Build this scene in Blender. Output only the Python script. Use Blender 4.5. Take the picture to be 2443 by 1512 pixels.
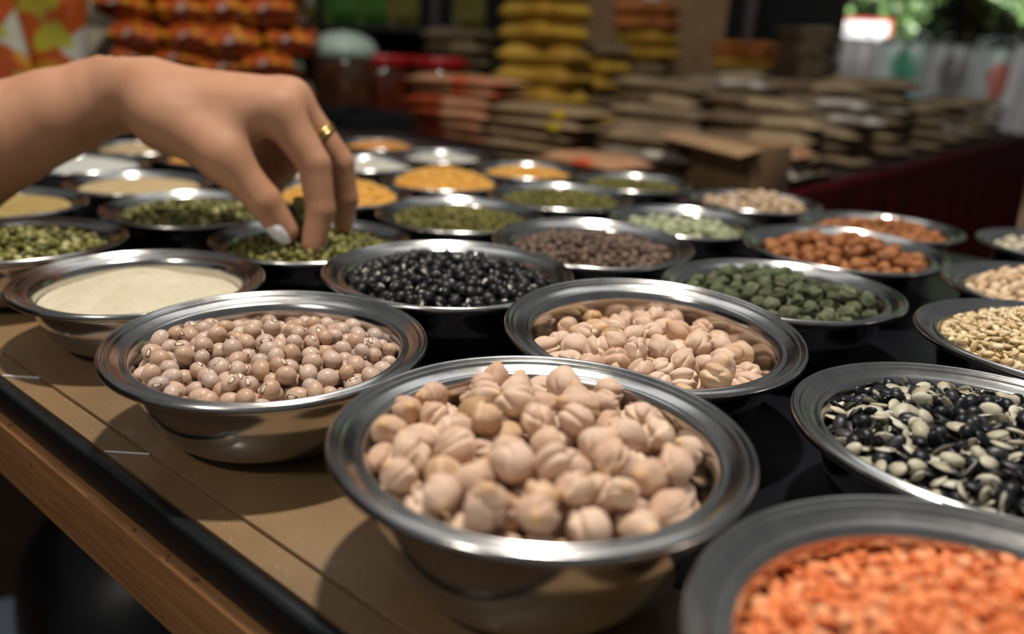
import bpy, math, random
import numpy as np
from mathutils import Matrix, Vector, Quaternion

# ------------------------------------------------------------------ scene, camera
for o in list(bpy.data.objects):
    bpy.data.objects.remove(o)
scene = bpy.context.scene
col = scene.collection
W, HH, F = 2443, 1512, 1937.2
PITCH, ROLL = 0.313854, 0.046935
ZT = 0.75                      # table top
ZR = ZT + 0.0355               # nominal height of the bowl rims
CAMZ = ZR + 0.1060
_fw = np.array([0, math.cos(PITCH), -math.sin(PITCH)])
_r = np.array([1.0, 0, 0]); _u = np.cross(_r, _fw)
CR = math.cos(ROLL) * _r + math.sin(ROLL) * _u
CU = -math.sin(ROLL) * _r + math.cos(ROLL) * _u


def at(x, y, Y):
    """point of the place seen at photo position x, y and standing Y metres in front of the camera"""
    d = _fw * F + CR * (x - W / 2) + CU * (HH / 2 - y)
    return d * (Y / d[1]) + np.array([0, 0, CAMZ])


def on_plane(x, y, z):
    d = _fw * F + CR * (x - W / 2) + CU * (HH / 2 - y)
    return d * ((z - CAMZ) / d[2]) + np.array([0, 0, CAMZ])


cam = bpy.data.cameras.new('camera')
camo = bpy.data.objects.new('camera', cam)
col.objects.link(camo)
camo.matrix_world = Matrix(((CR[0], CU[0], -_fw[0], 0), (CR[1], CU[1], -_fw[1], 0), (CR[2], CU[2], -_fw[2], CAMZ), (0, 0, 0, 1)))
cam.sensor_width = 36
cam.lens = F / W * 36
cam.clip_start = 0.01
cam.dof.use_dof = True
cam.dof.focus_distance = 0.295
cam.dof.aperture_fstop = 5.6
scene.camera = camo

# ------------------------------------------------------------------ light
scene.view_settings.view_transform = 'Standard'
scene.view_settings.look = 'None'
scene.view_settings.gamma = 1
scene.view_settings.use_curve_mapping = False
scene.view_settings.exposure = 0.0
world = bpy.data.worlds.new('world')
scene.world = world
world.use_nodes = True
world.node_tree.nodes['Background'].inputs[0].default_value = (0.92, 0.97, 1.0, 1)
world.node_tree.nodes['Background'].inputs[1].default_value = 0.11


def area(name, loc, target, sx, sy, power, color):
    l = bpy.data.lights.new(name, 'AREA')
    l.shape = 'RECTANGLE'; l.size = sx; l.size_y = sy; l.energy = power; l.color = color
    o = bpy.data.objects.new(name, l)
    col.objects.link(o)
    o.location = loc
    o.rotation_euler = (Vector(target) - Vector(loc)).to_track_quat('-Z', 'Y').to_euler()
    return o


# the stall's hanging lamp over the bowls, the translucent roof behind it, daylight from the street on the right
area('stall_lamp', (0.02, 0.38, ZT + 1.25), (-0.02, 0.38, ZT), 0.07, 0.07, 19.0, (1.0, 0.93, 0.84))
area('roof_light', (0.1, 1.35, ZT + 2.0), (0.1, 0.9, ZT), 2.2, 0.7, 4.8, (0.95, 0.98, 1.0))
area('aisle_lamp', (-0.55, -0.45, ZT + 0.95), (-0.05, 0.3, ZT), 0.12, 0.12, 3.6, (1.0, 0.93, 0.84))
area('street_daylight', (2.5, 3.3, ZT + 2.6), (2.35, 5.6, ZT + 0.5), 1.6, 1.6, 210.0, (1.0, 0.98, 0.92)).data.spread = 1.3

# ------------------------------------------------------------------ helpers
rng = np.random.default_rng(7)
random.seed(7)


def new_mesh(name, verts, faces, smooth=True, mats=(), mat_idx=None):
    me = bpy.data.meshes.new(name)
    verts = np.asarray(verts, dtype=np.float32)
    if isinstance(faces, np.ndarray):
        nf, k = faces.shape
        me.vertices.add(len(verts)); me.vertices.foreach_set('co', verts.ravel())
        me.loops.add(nf * k); me.loops.foreach_set('vertex_index', faces.astype(np.int32).ravel())
        me.polygons.add(nf)
        me.polygons.foreach_set('loop_start', np.arange(0, nf * k, k, dtype=np.int32))
        me.update(calc_edges=True)
    else:
        me.from_pydata(verts.tolist(), [], faces)
        me.update()
    me.polygons.foreach_set('use_smooth', np.full(len(me.polygons), smooth))
    for m in mats:
        me.materials.append(m)
    if mat_idx is not None:
        me.polygons.foreach_set('material_index', np.asarray(mat_idx, dtype=np.int32))
    return me


def set_attr(me, name, vals):
    a = me.attributes.new(name, 'FLOAT', 'POINT')
    a.data.foreach_set('value', np.asarray(vals, dtype=np.float32))


def obj(name, me, parent=None, loc=None, label=None, cat=None, group=None, kind=None):
    o = bpy.data.objects.new(name, me)
    col.objects.link(o)
    if parent is not None:
        o.parent = parent
    if loc is not None:
        o.location = loc
    if label: o['label'] = label
    if cat: o['category'] = cat
    if group: o['group'] = group
    if kind: o['kind'] = kind
    return o


def empty(name, loc, label, cat, group=None, rz=0):
    o = obj(name, None, None, loc, label, cat, group)
    o.rotation_euler = (0, 0, rz)
    o.empty_display_size = 0.02
    return o


def box_mesh(name, lo, hi, mats, bev=0.0):
    import bmesh
    bm = bmesh.new()
    bmesh.ops.create_cube(bm, size=1)
    lo = Vector(lo); hi = Vector(hi)
    for v in bm.verts:
        v.co = Vector(((lo[i] + hi[i]) / 2 + v.co[i] * (hi[i] - lo[i]) for i in range(3)))
    if bev:
        bmesh.ops.bevel(bm, geom=list(bm.edges), offset=bev, segments=3, profile=0.5, affect='EDGES')
    me = bpy.data.meshes.new(name)
    bm.to_mesh(me); bm.free()
    for p in me.polygons: p.use_smooth = bool(bev)
    for m in mats: me.materials.append(m)
    return me


def lathe(profile, n=96):
    pr = np.asarray(profile, dtype=float)
    t = np.linspace(0, 2 * np.pi, n, endpoint=False)
    V = np.stack([pr[:, 0:1] * np.cos(t), pr[:, 0:1] * np.sin(t), np.repeat(pr[:, 1:2], n, 1)], -1).reshape(-1, 3)
    i = np.arange(len(pr) - 1)[:, None] * n
    j = np.arange(n)[None]
    jn = (j + 1) % n
    Fq = np.stack([i + j, i + jn, i + n + jn, i + n + j], -1).reshape(-1, 4)
    return V, Fq


def tube_mesh(name, pts, rad, mats, n=12):
    pts = [Vector(p) for p in pts]
    V = []; Fc = []
    rads = rad if hasattr(rad, '__len__') else [rad] * len(pts)
    for k, p in enumerate(pts):
        d = (pts[min(k + 1, len(pts) - 1)] - pts[max(k - 1, 0)]).normalized()
        a = d.orthogonal().normalized(); b = d.cross(a)
        for q in range(n):
            t = 2 * math.pi * q / n
            V.append(p + (a * math.cos(t) + b * math.sin(t)) * rads[k])
    for k in range(len(pts) - 1):
        for q in range(n):
            Fc.append((k * n + q, k * n + (q + 1) % n, (k + 1) * n + (q + 1) % n, (k + 1) * n + q))
    Fc.append(tuple(range(n - 1, -1, -1))); Fc.append(tuple(range((len(pts) - 1) * n, len(pts) * n)))
    return new_mesh(name, [tuple(v) for v in V], Fc, True, mats)


def ico(level):
    t = (1 + 5 ** 0.5) / 2
    v = [(-1, t, 0), (1, t, 0), (-1, -t, 0), (1, -t, 0), (0, -1, t), (0, 1, t), (0, -1, -t), (0, 1, -t), (t, 0, -1), (t, 0, 1), (-t, 0, -1), (-t, 0, 1)]
    f = [(0, 11, 5), (0, 5, 1), (0, 1, 7), (0, 7, 10), (0, 10, 11), (1, 5, 9), (5, 11, 4), (11, 10, 2), (10, 7, 6), (7, 1, 8), (3, 9, 4), (3, 4, 2), (3, 2, 6), (3, 6, 8), (3, 8, 9), (4, 9, 5), (2, 4, 11), (6, 2, 10), (8, 6, 7), (9, 8, 1)]
    v = [np.array(x) / np.linalg.norm(x) for x in v]
    for _ in range(level):
        cache = {}; nf = []
        def mid(a, b):
            k = (min(a, b), max(a, b))
            if k not in cache:
                m = v[a] + v[b]; v.append(m / np.linalg.norm(m)); cache[k] = len(v) - 1
            return cache[k]
        for a, b, c in f:
            ab, bc, ca = mid(a, b), mid(b, c), mid(c, a)
            nf += [(a, ab, ca), (b, bc, ab), (c, ca, bc), (ab, bc, ca)]
        f = nf
    return np.array(v), np.array(f)


ICO = {k: ico(k) for k in range(5)}


def wob(P, seed, freq, n=8):
    r = np.random.default_rng(seed)
    k = r.normal(size=(n, 3)); k /= np.linalg.norm(k, axis=1)[:, None]
    k *= freq * r.uniform(0.6, 1.5, (n, 1))
    ph = r.uniform(0, 6.28, n)
    return np.sin(P @ k.T + ph).sum(1) / math.sqrt(n)


def sstep(a, b, x):
    t = np.clip((x - a) / (b - a), 0, 1)
    return t * t * (3 - 2 * t)


# ------------------------------------------------------------------ materials
def mat(name):
    m = bpy.data.materials.new(name)
    m.use_nodes = True
    return m, m.node_tree.nodes, m.node_tree.links, m.node_tree.nodes['Principled BSDF']


def setp(b, **k):
    for n, v in k.items():
        n = n.replace('_', ' ')
        b.inputs[n].default_value = v


def rnd_val(N, L):
    """0..1 value that differs from grain to grain"""
    oi = N.new('ShaderNodeObjectInfo'); at_ = N.new('ShaderNodeAttribute'); at_.attribute_name = 'rnd'
    a = N.new('ShaderNodeMath'); a.operation = 'ADD'
    L.new(oi.outputs['Random'], a.inputs[0]); L.new(at_.outputs['Fac'], a.inputs[1])
    f = N.new('ShaderNodeMath'); f.operation = 'FRACT'
    L.new(a.outputs[0], f.inputs[0])
    return f.outputs[0]


def ramp(N, L, fac, stops, interp='LINEAR'):
    r = N.new('ShaderNodeValToRGB')
    r.color_ramp.interpolation = interp
    els = r.color_ramp.elements
    while len(els) < len(stops): els.new(0.5)
    for e, (p, c) in zip(els, stops):
        e.position = p; e.color = (*c, 1)
    if fac is not None: L.new(fac, r.inputs[0])
    return r.outputs[0]


def mixc(N, L, fac, a, b, mode='MIX'):
    m = N.new('ShaderNodeMix'); m.data_type = 'RGBA'; m.blend_type = mode
    for s, v in ((m.inputs[0], fac), (m.inputs[6], a), (m.inputs[7], b)):
        if hasattr(v, 'is_linked') or hasattr(v, 'links'): L.new(v, s)
        elif isinstance(v, (int, float)): s.default_value = v
        else: s.default_value = (*v, 1)
    return m.outputs[2]


def noise(N, L, scale, detail=3, rough=0.5, vec=None, coord='Object', dist=0.0):
    n = N.new('ShaderNodeTexNoise')
    n.inputs['Scale'].default_value = scale; n.inputs['Detail'].default_value = detail
    n.inputs['Roughness'].default_value = rough; n.inputs['Distortion'].default_value = dist
    if vec is None:
        tc = N.new('ShaderNodeTexCoord'); vec = tc.outputs[coord]
    L.new(vec, n.inputs['Vector'])
    return n.outputs['Fac']


def bump(N, L, b, h, strength=0.3, dist=0.001):
    bp = N.new('ShaderNodeBump'); bp.inputs['Strength'].default_value = strength; bp.inputs['Distance'].default_value = dist
    L.new(h, bp.inputs['Height']); L.new(bp.outputs[0], b.inputs['Normal'])


def scaled(N, L, sx, sy, sz, coord='Object'):
    tc = N.new('ShaderNodeTexCoord'); mp = N.new('ShaderNodeMapping')
    mp.inputs['Scale'].default_value = (sx, sy, sz)
    L.new(tc.outputs[coord], mp.inputs[0])
    return mp.outputs[0]


def grain_mat(name, stops, rough=0.5, spec=0.4, crease=None, crease_amt=0.7, nscale=400, namt=0.25, sss=0.0):
    m, N, L, b = mat(name)
    c = ramp(N, L, rnd_val(N, L), stops)
    nz = noise(N, L, nscale, 4, 0.6)
    dark = ramp(N, L, nz, [(0.3, (1 - namt,) * 3), (0.7, (1 + 0.0,) * 3)])
    c = mixc(N, L, 1.0, c, dark, 'MULTIPLY')
    if crease is not None:
        a = N.new('ShaderNodeAttribute'); a.attribute_name = 'crease'
        mm = N.new('ShaderNodeMath'); mm.operation = 'MULTIPLY'; mm.inputs[1].default_value = crease_amt
        L.new(a.outputs['Fac'], mm.inputs[0])
        c = mixc(N, L, mm.outputs[0], c, crease)
    L.new(c, b.inputs['Base Color'])
    setp(b, Roughness=rough)
    b.inputs['Specular IOR Level'].default_value = spec
    if sss:
        b.inputs['Subsurface Weight'].default_value = sss
        b.inputs['Subsurface Radius'].default_value = (1, 0.5, 0.3)
        b.inputs['Subsurface Scale'].default_value = 0.002
    bump(N, L, b, nz, 0.25, 0.0004)
    return m


def plain_mat(name, c, rough=0.5, metal=0.0, nscale=60, namt=0.2, bumpamt=0.1, coat=0.0):
    m, N, L, b = mat(name)
    nz = noise(N, L, nscale, 4, 0.6)
    lo = tuple(x * (1 - namt) for x in c); hi = tuple(min(1, x * (1 + namt)) for x in c)
    L.new(ramp(N, L, nz, [(0.3, lo), (0.7, hi)]), b.inputs['Base Color'])
    setp(b, Roughness=rough, Metallic=metal)
    b.inputs['Coat Weight'].default_value = coat
    if bumpamt: bump(N, L, b, nz, bumpamt, 0.002)
    return m


def steel_mat():
    m, N, L, b = mat('polished_steel')
    setp(b, Metallic=1.0)
    v = scaled(N, L, 1, 1, 14)
    n1 = noise(N, L, 260, 3, 0.6, v)
    n2 = noise(N, L, 35, 5, 0.65)
    L.new(ramp(N, L, n2, [(0.25, (0.50, 0.48, 0.46)), (0.75, (0.68, 0.67, 0.65))]), b.inputs['Base Color'])
    mr = N.new('ShaderNodeMapRange')
    mr.inputs[1].default_value = 0.25; mr.inputs[2].default_value = 0.8; mr.inputs[3].default_value = 0.09; mr.inputs[4].default_value = 0.21
    L.new(n2, mr.inputs[0])
    # the pressed flange is brushed and handled, duller than the polished wall
    tc = N.new('ShaderNodeTexCoord'); sp_ = N.new('ShaderNodeSeparateXYZ'); L.new(tc.outputs['Object'], sp_.inputs[0])
    fz = N.new('ShaderNodeMapRange'); fz.inputs[1].default_value = -0.0052; fz.inputs[2].default_value = -0.0040; fz.inputs[3].default_value = 0.0; fz.inputs[4].default_value = 0.07
    L.new(sp_.outputs[2], fz.inputs[0])
    ad = N.new('ShaderNodeMath'); ad.operation = 'ADD'; L.new(mr.outputs[0], ad.inputs[0]); L.new(fz.outputs[0], ad.inputs[1])
    L.new(ad.outputs[0], b.inputs['Roughness'])
    bump(N, L, b, n1, 0.03, 0.0005)
    return m


M_STEEL = steel_mat()


def wood_mat():
    m, N, L, b = mat('oiled_wood')
    v = scaled(N, L, 3, 55, 55)
    g = noise(N, L, 4.0, 6, 0.65, v, dist=1.2)
    c = ramp(N, L, g, [(0.25, (0.20, 0.085, 0.030)), (0.55, (0.36, 0.165, 0.062)), (0.8, (0.46, 0.23, 0.09))])
    sp = noise(N, L, 210, 2, 0.5)
    spots = ramp(N, L, sp, [(0.27, (0.25, 0.2, 0.15)), (0.33, (1, 1, 1))])
    c = mixc(N, L, 0.8, c, spots, 'MULTIPLY')
    L.new(c, b.inputs['Base Color']); setp(b, Roughness=0.55)
    bump(N, L, b, g, 0.2, 0.0006)
    return m


def top_mat():
    m, N, L, b = mat('brown_laminate')
    n1 = noise(N, L, 9, 5, 0.6); n2 = noise(N, L, 900, 2, 0.5)
    c = ramp(N, L, n1, [(0.3, (0.135, 0.085, 0.042)), (0.55, (0.205, 0.125, 0.060)), (0.75, (0.26, 0.155, 0.072))])
    d = ramp(N, L, n2, [(0.66, (0, 0, 0)), (0.74, (0.16, 0.15, 0.13))])
    c = mixc(N, L, 1.0, c, d, 'ADD')
    L.new(c, b.inputs['Base Color'])
    setp(b, Roughness=0.45)
    b.inputs['Coat Weight'].default_value = 0.25; b.inputs['Coat Roughness'].default_value = 0.12
    return m


M_WOOD = wood_mat()
M_TOP = top_mat()
M_BLACK = plain_mat('black_rubber', (0.006, 0.007, 0.008), 0.32, nscale=200, bumpamt=0.05)
M_INNER = plain_mat('black_laminate', (0.006, 0.006, 0.008), 0.35, nscale=60, bumpamt=0.0)
M_INNER.node_tree.nodes['Principled BSDF'].inputs['Specular IOR Level'].default_value = 0.12
M_DARK = plain_mat('dark_paint', (0.012, 0.010, 0.010), 0.7)
M_FLOOR = plain_mat('floor_concrete', (0.075, 0.038, 0.018), 0.8, nscale=8)
M_WALL = plain_mat('back_wall_paint', (0.010, 0.009, 0.009), 0.8, nscale=4)
M_CLEAR = plain_mat('clear_tape', (0.60, 0.58, 0.54), 0.15, nscale=30)

# ------------------------------------------------------------------ the setting
fl = new_mesh('floor', [(-6, -3, 0), (8, -3, 0), (8, 10, 0), (-6, 10, 0)], [(0, 1, 2, 3)], False, [M_FLOOR])
obj('floor', fl, kind='structure')
obj('wall_back', box_mesh('wall_back', (-4.5, 3.4, 0), (1.25, 3.5, 2.6), [M_WALL]), kind='structure')
obj('wall_left', box_mesh('wall_left', (-4.6, -1.5, 0), (-4.5, 3.5, 2.6), [M_WALL]), kind='structure')

# table frame: a runs along the front edge (to the far left), m runs away from the front edge
AX = np.array([-0.767, 0.641]); MX = np.array([0.641, 0.767])
ANG = math.atan2(AX[1], AX[0])


def am(a, m, z=0.0):
    p = AX * a + MX * m
    return (p[0], p[1], z)


tab = empty('display_table', am(0.2, 0.104, 0), 'brown topped display table with black edge band and wooden apron carrying the steel bowls', 'table', rz=math.atan2(-AX[1], -AX[0]))
# local x = towards the near right, local y = away from the front edge


def tpart(name, lo, hi, m, bev=0.0):
    return obj(name, box_mesh(name, lo, hi, [m], bev), tab)


# along: world a = 0.2 - local x ; m = 0.104 + local y
tpart('table_board', (-1.6, 0.004, ZT - 0.0145), (1.1, 0.636, ZT - 0.0016), M_TOP)
tpart('top_sheet', (-1.6, 0.0138, ZT - 0.0014), (1.1, 0.078, ZT), M_TOP, 0.0003)
tpart('inner_sheet', (-1.6, 0.0785, ZT - 0.0014), (1.1, 0.634, ZT), M_INNER, 0.0003)
tpart('edge_band', (-1.6, -0.002, ZT - 0.0150), (1.1, 0.0038, ZT - 0.0012), M_BLACK, 0.0022)
tpart('apron', (-1.6, -0.0045, ZT - 0.0445), (1.1, 0.016, ZT - 0.0152), M_WOOD, 0.002)
for lx in (-1.5, 0.98):
    for ly in (0.05, 0.58):
        tpart('leg', (lx - 0.025, ly - 0.025, 0), (lx + 0.025, ly + 0.025, ZT - 0.015), M_DARK, 0.004)
for k, (x, y, w) in enumerate([(85, 897, 0.0012), (340, 1081, 0.0006)]):
    p = on_plane(x, y, ZT)
    a = float(np.dot(AX, p[:2])); lx = 0.2 - a
    o = tpart('tape_edge', (-0.0165, -w / 2, ZT - 0.0016), (0, w / 2, ZT - 0.0008), M_CLEAR, 0.0002)
    o.location = (lx, 0.0140, 0); o.rotation_euler = (0, 0, math.radians(38))

# ------------------------------------------------------------------ bowls
BW = 0.36


def bowl_profile(R, h):
    t = np.linspace(0, 1, 18)
    ri = BW * R + (0.80 - BW) * R * np.cos(t * np.pi / 2) ** 0.8
    zi = -0.0075 - (h - 0.0085) * np.sin(t * np.pi / 2)
    inner = [(r, z) for r, z in zip(ri, zi)]
    w = 0.0009
    ro = ri + w * 0.9; zo = zi - w * np.linspace(0.1, 1, 18)
    zo[-1] = -h
    P = [(0.0, zi[-1])] + inner[::-1]
    P += [(0.806 * R, -0.0060), (0.815 * R, -0.0046), (0.826 * R, -0.0035), (0.838 * R, -0.0028), (0.850 * R, -0.0028), (0.860 * R, -0.0034),
          (0.868 * R, -0.0036), (0.880 * R, -0.0033), (0.920 * R, -0.0022), (0.929 * R, -0.0018), (0.935 * R, -0.0011), (0.944 * R, -0.0009),
          (0.951 * R, -0.0014), (0.957 * R, -0.0013), (0.966 * R, -0.0004), (0.978 * R, 0.0), (0.989 * R, -0.0003),
          (0.997 * R, -0.0010), (1.0 * R, -0.0019), (0.997 * R, -0.0027), (0.988 * R, -0.0031), (0.978 * R, -0.0027),
          (0.93 * R, -0.0030), (0.86 * R, -0.0046), (0.822 * R, -0.0060)]
    P += [(r, z) for r, z in zip(ro, zo)] + [(0.0, -h)]
    return P


SH = 0.988
BOWLS = {  # centre x, y, radius factor, tilt x, tilt y, rim height, what it holds
    'A': (.0095, .2006, .970, 0, .011, .0087, 'large wrinkled beige chickpeas, front bowl beside the orange lentils'),
    'B': (-.0896, .2832, .989, -.003, .028, .0015, 'round pinkish beans near the table edge'),
    'C': (.0564, .3074, 1.004, -.010, .063, .0053, 'beige chickpeas standing behind the front chickpea bowl'),
    'D': (-.1778, .3720, .959, 0, .011, -.0037, 'heaped cream semolina near the table edge'),
    'E': (-.0324, .3906, 1.05, -.001, .012, .0027, 'black gram beans'),
    'F': (.1351, .3977, 1.005, .002, -.009, .0002, 'wrinkled dark green peas'),
    'J': (.0472, .4865, 1.03, -.005, .027, -.0003, 'small grey-brown lentils'),
    'K': (-.1216, .4734, .985, -.001, .006, -.0039, 'green mung beans being picked by the hand'),
    'L': (-.2765, .4332, .99, .002, -.008, -.0021, 'green and cream mung beans at the left picture edge'),
    'M': (-.2181, .5429, 1.0, -.007, .025, -.0021, 'green mung beans under the wrist'),
    'N': (.2069, .5034, 1.03, -.001, .022, -.0002, 'reddish brown chickpeas, the nearer of the two brown ones'),
    'O': (-.0402, .5710, 1.0, -.006, .023, -.0032, 'fine olive green mung beans right of the fingers'),
    'P': (.0352, .6640, 1.0, -.005, .017, -.0025, 'fine olive green mung beans behind the lentil bowl'),
    'Q': (.1231, .5883, .944, -.006, .017, -.0043, 'pale green dried peas'),
    'G': (.1494, .2302, .998, 0, .003, .0018, 'split black and white gram'),
    'H': (.0928, .1185, 1.0, 0, .011, .0067, 'bright orange split lentils in the near corner'),
    'I': (.2294, .3173, .992, -.001, .006, .0045, 'cream yellow split grains at the right'),
    'S': (.2912, .4178, .985, .001, .002, .0009, 'pale peanuts at the right picture edge'),
    'T': (.2724, .6048, .98, .001, -.006, -.0044, 'reddish brown chickpeas, the farther of the two brown ones'),
    'U': (.2049, .7036, .953, -.001, -.001, -.0057, 'small pale beige chickpeas in the back row'),
    'Z': (.3800, .5500, .97, 0, 0, -.002, 'small cream beans at the far right edge'),
    'W1': (-.3520, .5380, .97, 0, .01, -.004, 'fine yellow-brown meal at the left edge'),
    'W2': (-.3000, .6420, .93, 0, .01, -.004, 'fine beige meal under the forearm'),
    'W3': (-.3870, .7250, .93, 0, .01, -.004, 'fine white flour behind the forearm'),
    'W4': (-.3920, .8550, .90, 0, .01, -.004, 'pale yellow meal far behind the wrist'),
    'W5': (-.3020, .8080, .93, 0, .01, -.004, 'coarse orange grain behind the wrist'),
    'W6': (-.2260, .7350, .93, 0, .01, -.004, 'white rice behind the thumb'),
    'R2': (-.1400, .6330, .95, 0, .01, -.004, 'heaped yellow split lentils just behind the fingers'),
    'R1': (-.0660, .7270, .95, 0, .01, -.004, 'heaped yellow split lentils behind the olive mung bowl'),
    'X1': (-.1520, .8170, .93, 0, .01, -.004, 'white puffed rice behind the yellow lentils'),
    'R3': (.0090, .8190, .93, 0, .01, -.004, 'yellow lentils in front of the beige noodle packets'),
    'V': (.1090, .7700, .93, 0, .01, -.004, 'olive mung beans in front of the noodle packets'),
    'X3': (-.0850, .9020, .90, 0, .01, -.004, 'white grains in front of the red packets'),
    'X2': (-.1680, .9850, .88, 0, .01, -.004, 'orange lentils in the last row'),
    'X4': (-.2400, .9000, .90, 0, .01, -.004, 'cream grains hidden behind the knuckles'),
}
BOWL_INFO = {}
BOWL_H = {}


def wall_z(rho, R, h):
    """height of the bowl's inside at radius rho"""
    q = np.clip((np.asarray(rho) / R - BW) / (0.80 - BW), 0, 1) ** 1.25
    z = -0.0075 - (h - 0.0085) * np.sqrt(np.maximum(0, 1 - q * q))
    return z + np.maximum(0, np.asarray(rho) - 0.80 * R) * 0.6


for key, (cx, cy, s, tx, ty, z, what) in BOWLS.items():
    R = 0.06 * s * SH
    h = ZR + z - ZT
    h_t = h - 0.36 * R * math.hypot(tx, ty) * 0.9   # tilted bowls stand on the low edge of their foot
    V, Fq = lathe(bowl_profile(R, h_t), 112)
    me = new_mesh('steel_bowl', V, Fq, True, [M_STEEL])
    o = obj('steel_bowl', me, None, (cx, cy, ZR + z), 'shiny steel bowl of ' + what, 'bowl', 'steel bowls of pulses on the table')
    nrm = Vector((-tx, -ty, 1)).normalized()
    o.rotation_euler = nrm.to_track_quat('Z', 'Y').to_euler()
    o.rotation_euler = (math.atan(ty), -math.atan(tx), 0)
    BOWL_INFO[key] = (cx, cy, ZR + z, R, tx, ty)
    BOWL_H[key] = h_t


# ------------------------------------------------------------------ grains
def fast_deposit(rad, Rf, base, top, seed, nmax=4000, cand=26, jit=0.12, wall=None):
    """drop grains one by one into the lowest hollow found, until the heap reaches its top surface"""
    r = np.random.default_rng(seed)
    P = np.zeros((nmax, 4)); n = 0; fails = 0
    while n < nmax and fails < 30:
        rr = rad * (1 + r.uniform(-jit, jit))
        q = np.sqrt(r.uniform(0, 1, cand)) * (Rf - rr); t = r.uniform(0, 6.2832, cand)
        x = q * np.cos(t); y = q * np.sin(t)
        zb = base(x, y) + rr
        if wall is not None:
            zb = np.maximum(zb, wall(x, y, rr))
        if n:
            dx = x[:, None] - P[None, :n, 0]; dy = y[:, None] - P[None, :n, 1]
            s = (P[None, :n, 3] + rr) * 0.94
            d2 = s * s - dx * dx - dy * dy
            zz = np.where(d2 > 0, P[None, :n, 2] + np.sqrt(np.maximum(d2, 0)), -9).max(1)
            zb = np.maximum(zb, zz)
        over = zb + rr * 0.6 - top(x, y)
        i = int(over.argmin())
        if over[i] > 0:
            fails += 1; continue
        P[n] = (x[i], y[i], zb[i], rr); n += 1
    return P[:n]


def rand_quat(r):
    q = r.normal(size=4); q /= np.linalg.norm(q)
    return q


def qmat(q):
    w, x, y, z = q
    return np.array([[1 - 2 * (y * y + z * z), 2 * (x * y - z * w), 2 * (x * z + y * w)],
                     [2 * (x * y + z * w), 1 - 2 * (x * x + z * z), 2 * (y * z - x * w)],
                     [2 * (x * z - y * w), 2 * (y * z + x * w), 1 - 2 * (x * x + y * y)]])


def flat_quat(r, tilt):
    """grain lying roughly flat with a random heading"""
    a = Quaternion((0, 0, 1), r.uniform(0, 6.28))
    ax = Vector((r.normal(), r.normal(), 0)).normalized()
    q = Quaternion(ax, r.normal() * tilt) @ a
    if r.uniform() < 0.5:
        q = q @ Quaternion((1, 0, 0), math.pi)
    return np.array(q)


def chickpea(seed, level=4, beak=0.32, groove=0.15, rough=0.10):
    d, f = ICO[level]
    r = np.random.default_rng(seed)
    x = d[:, 0]; y = d[:, 1]; z = d[:, 2]
    rad = 1 + 0.10 * wob(d, seed, 1.9) + rough * 0.4 * wob(d, seed + 50, 4.5)
    cr = np.zeros(len(d))
    w = np.exp(-((z + 0.10 * wob(d, seed + 77, 2.2)) / r.uniform(0.09, 0.17)) ** 2) * sstep(0.75, -0.2, x) * r.uniform(0.5, 1.0)
    rad -= groove * w; cr += w
    rad += 0.05 * np.exp(-((np.abs(z) - 0.35) / 0.25) ** 2) * sstep(0.5, -0.4, x)
    for k in range(4):
        nn = r.normal(size=3); nn /= np.linalg.norm(nn); mm = r.normal(size=3); mm /= np.linalg.norm(mm)
        c = r.uniform(-0.6, 0.6)
        s = d @ nn - c + 0.20 * wob(d, seed * 7 + k, 2.6)
        w = np.exp(-(s / r.uniform(0.06, 0.16)) ** 2) * sstep(-0.1, 0.7, d @ mm)
        rad -= groove * r.uniform(0.35, 0.9) * w; cr += w * 0.8
    ang = np.arccos(np.clip(x * 0.97 + y * 0.24, -1, 1))
    bk = np.exp(-(ang / 0.36) ** 2)
    rad += beak * bk
    P = d * rad[:, None] * np.array([1.02, 0.96, 0.93])
    P = P / np.cbrt((np.abs(P).max(0)).prod()) * 1.0
    return P, f, np.clip(cr, 0, 1), bk


def mesh_chickpea(name, seed, r, m, level=4, **k):
    P, f, cr, bk = chickpea(seed, level, **k)
    me = new_mesh(name, P * r, f, True, [m])
    set_attr(me, 'crease', cr); set_attr(me, 'beak', bk)
    return me


def ellip(level, sx, sy, sz, seed=0, lump=0.03):
    d, f = ICO[level]
    rad = 1 + lump * wob(d, seed + 3, 2.0)
    return d * rad[:, None] * np.array([sx, sy, sz]), f


def half_grain(sx, sy, sz, n=10, rings=3):
    """split pulse: domed skin side (slot 0) and flat cut face (slot 1)"""
    V = []; Fc = []; mi = []
    V.append((0, 0, sz))
    for k in range(1, rings + 1):
        t = k / rings * math.pi / 2
        for q in range(n):
            p = 2 * math.pi * q / n
            V.append((sx * math.sin(t) * math.cos(p), sy * math.sin(t) * math.sin(p), sz * math.cos(t) - (0.12 * sz if k == rings else 0)))
    for q in range(n):
        Fc.append((0, 1 + q, 1 + (q + 1) % n)); mi.append(0)
    for k in range(rings - 1):
        for q in range(n):
            a = 1 + k * n; b_ = a + n
            Fc.append((a + q, b_ + q, b_ + (q + 1) % n)); mi.append(0)
            Fc.append((a + q, b_ + (q + 1) % n, a + (q + 1) % n)); mi.append(0)
    V.append((0, 0, -0.10 * sz)); c = len(V) - 1; a = 1 + (rings - 1) * n
    for q in range(n):
        Fc.append((c, a + (q + 1) % n, a + q)); mi.append(1)
    return np.array(V), np.array(Fc), np.array(mi)


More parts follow.
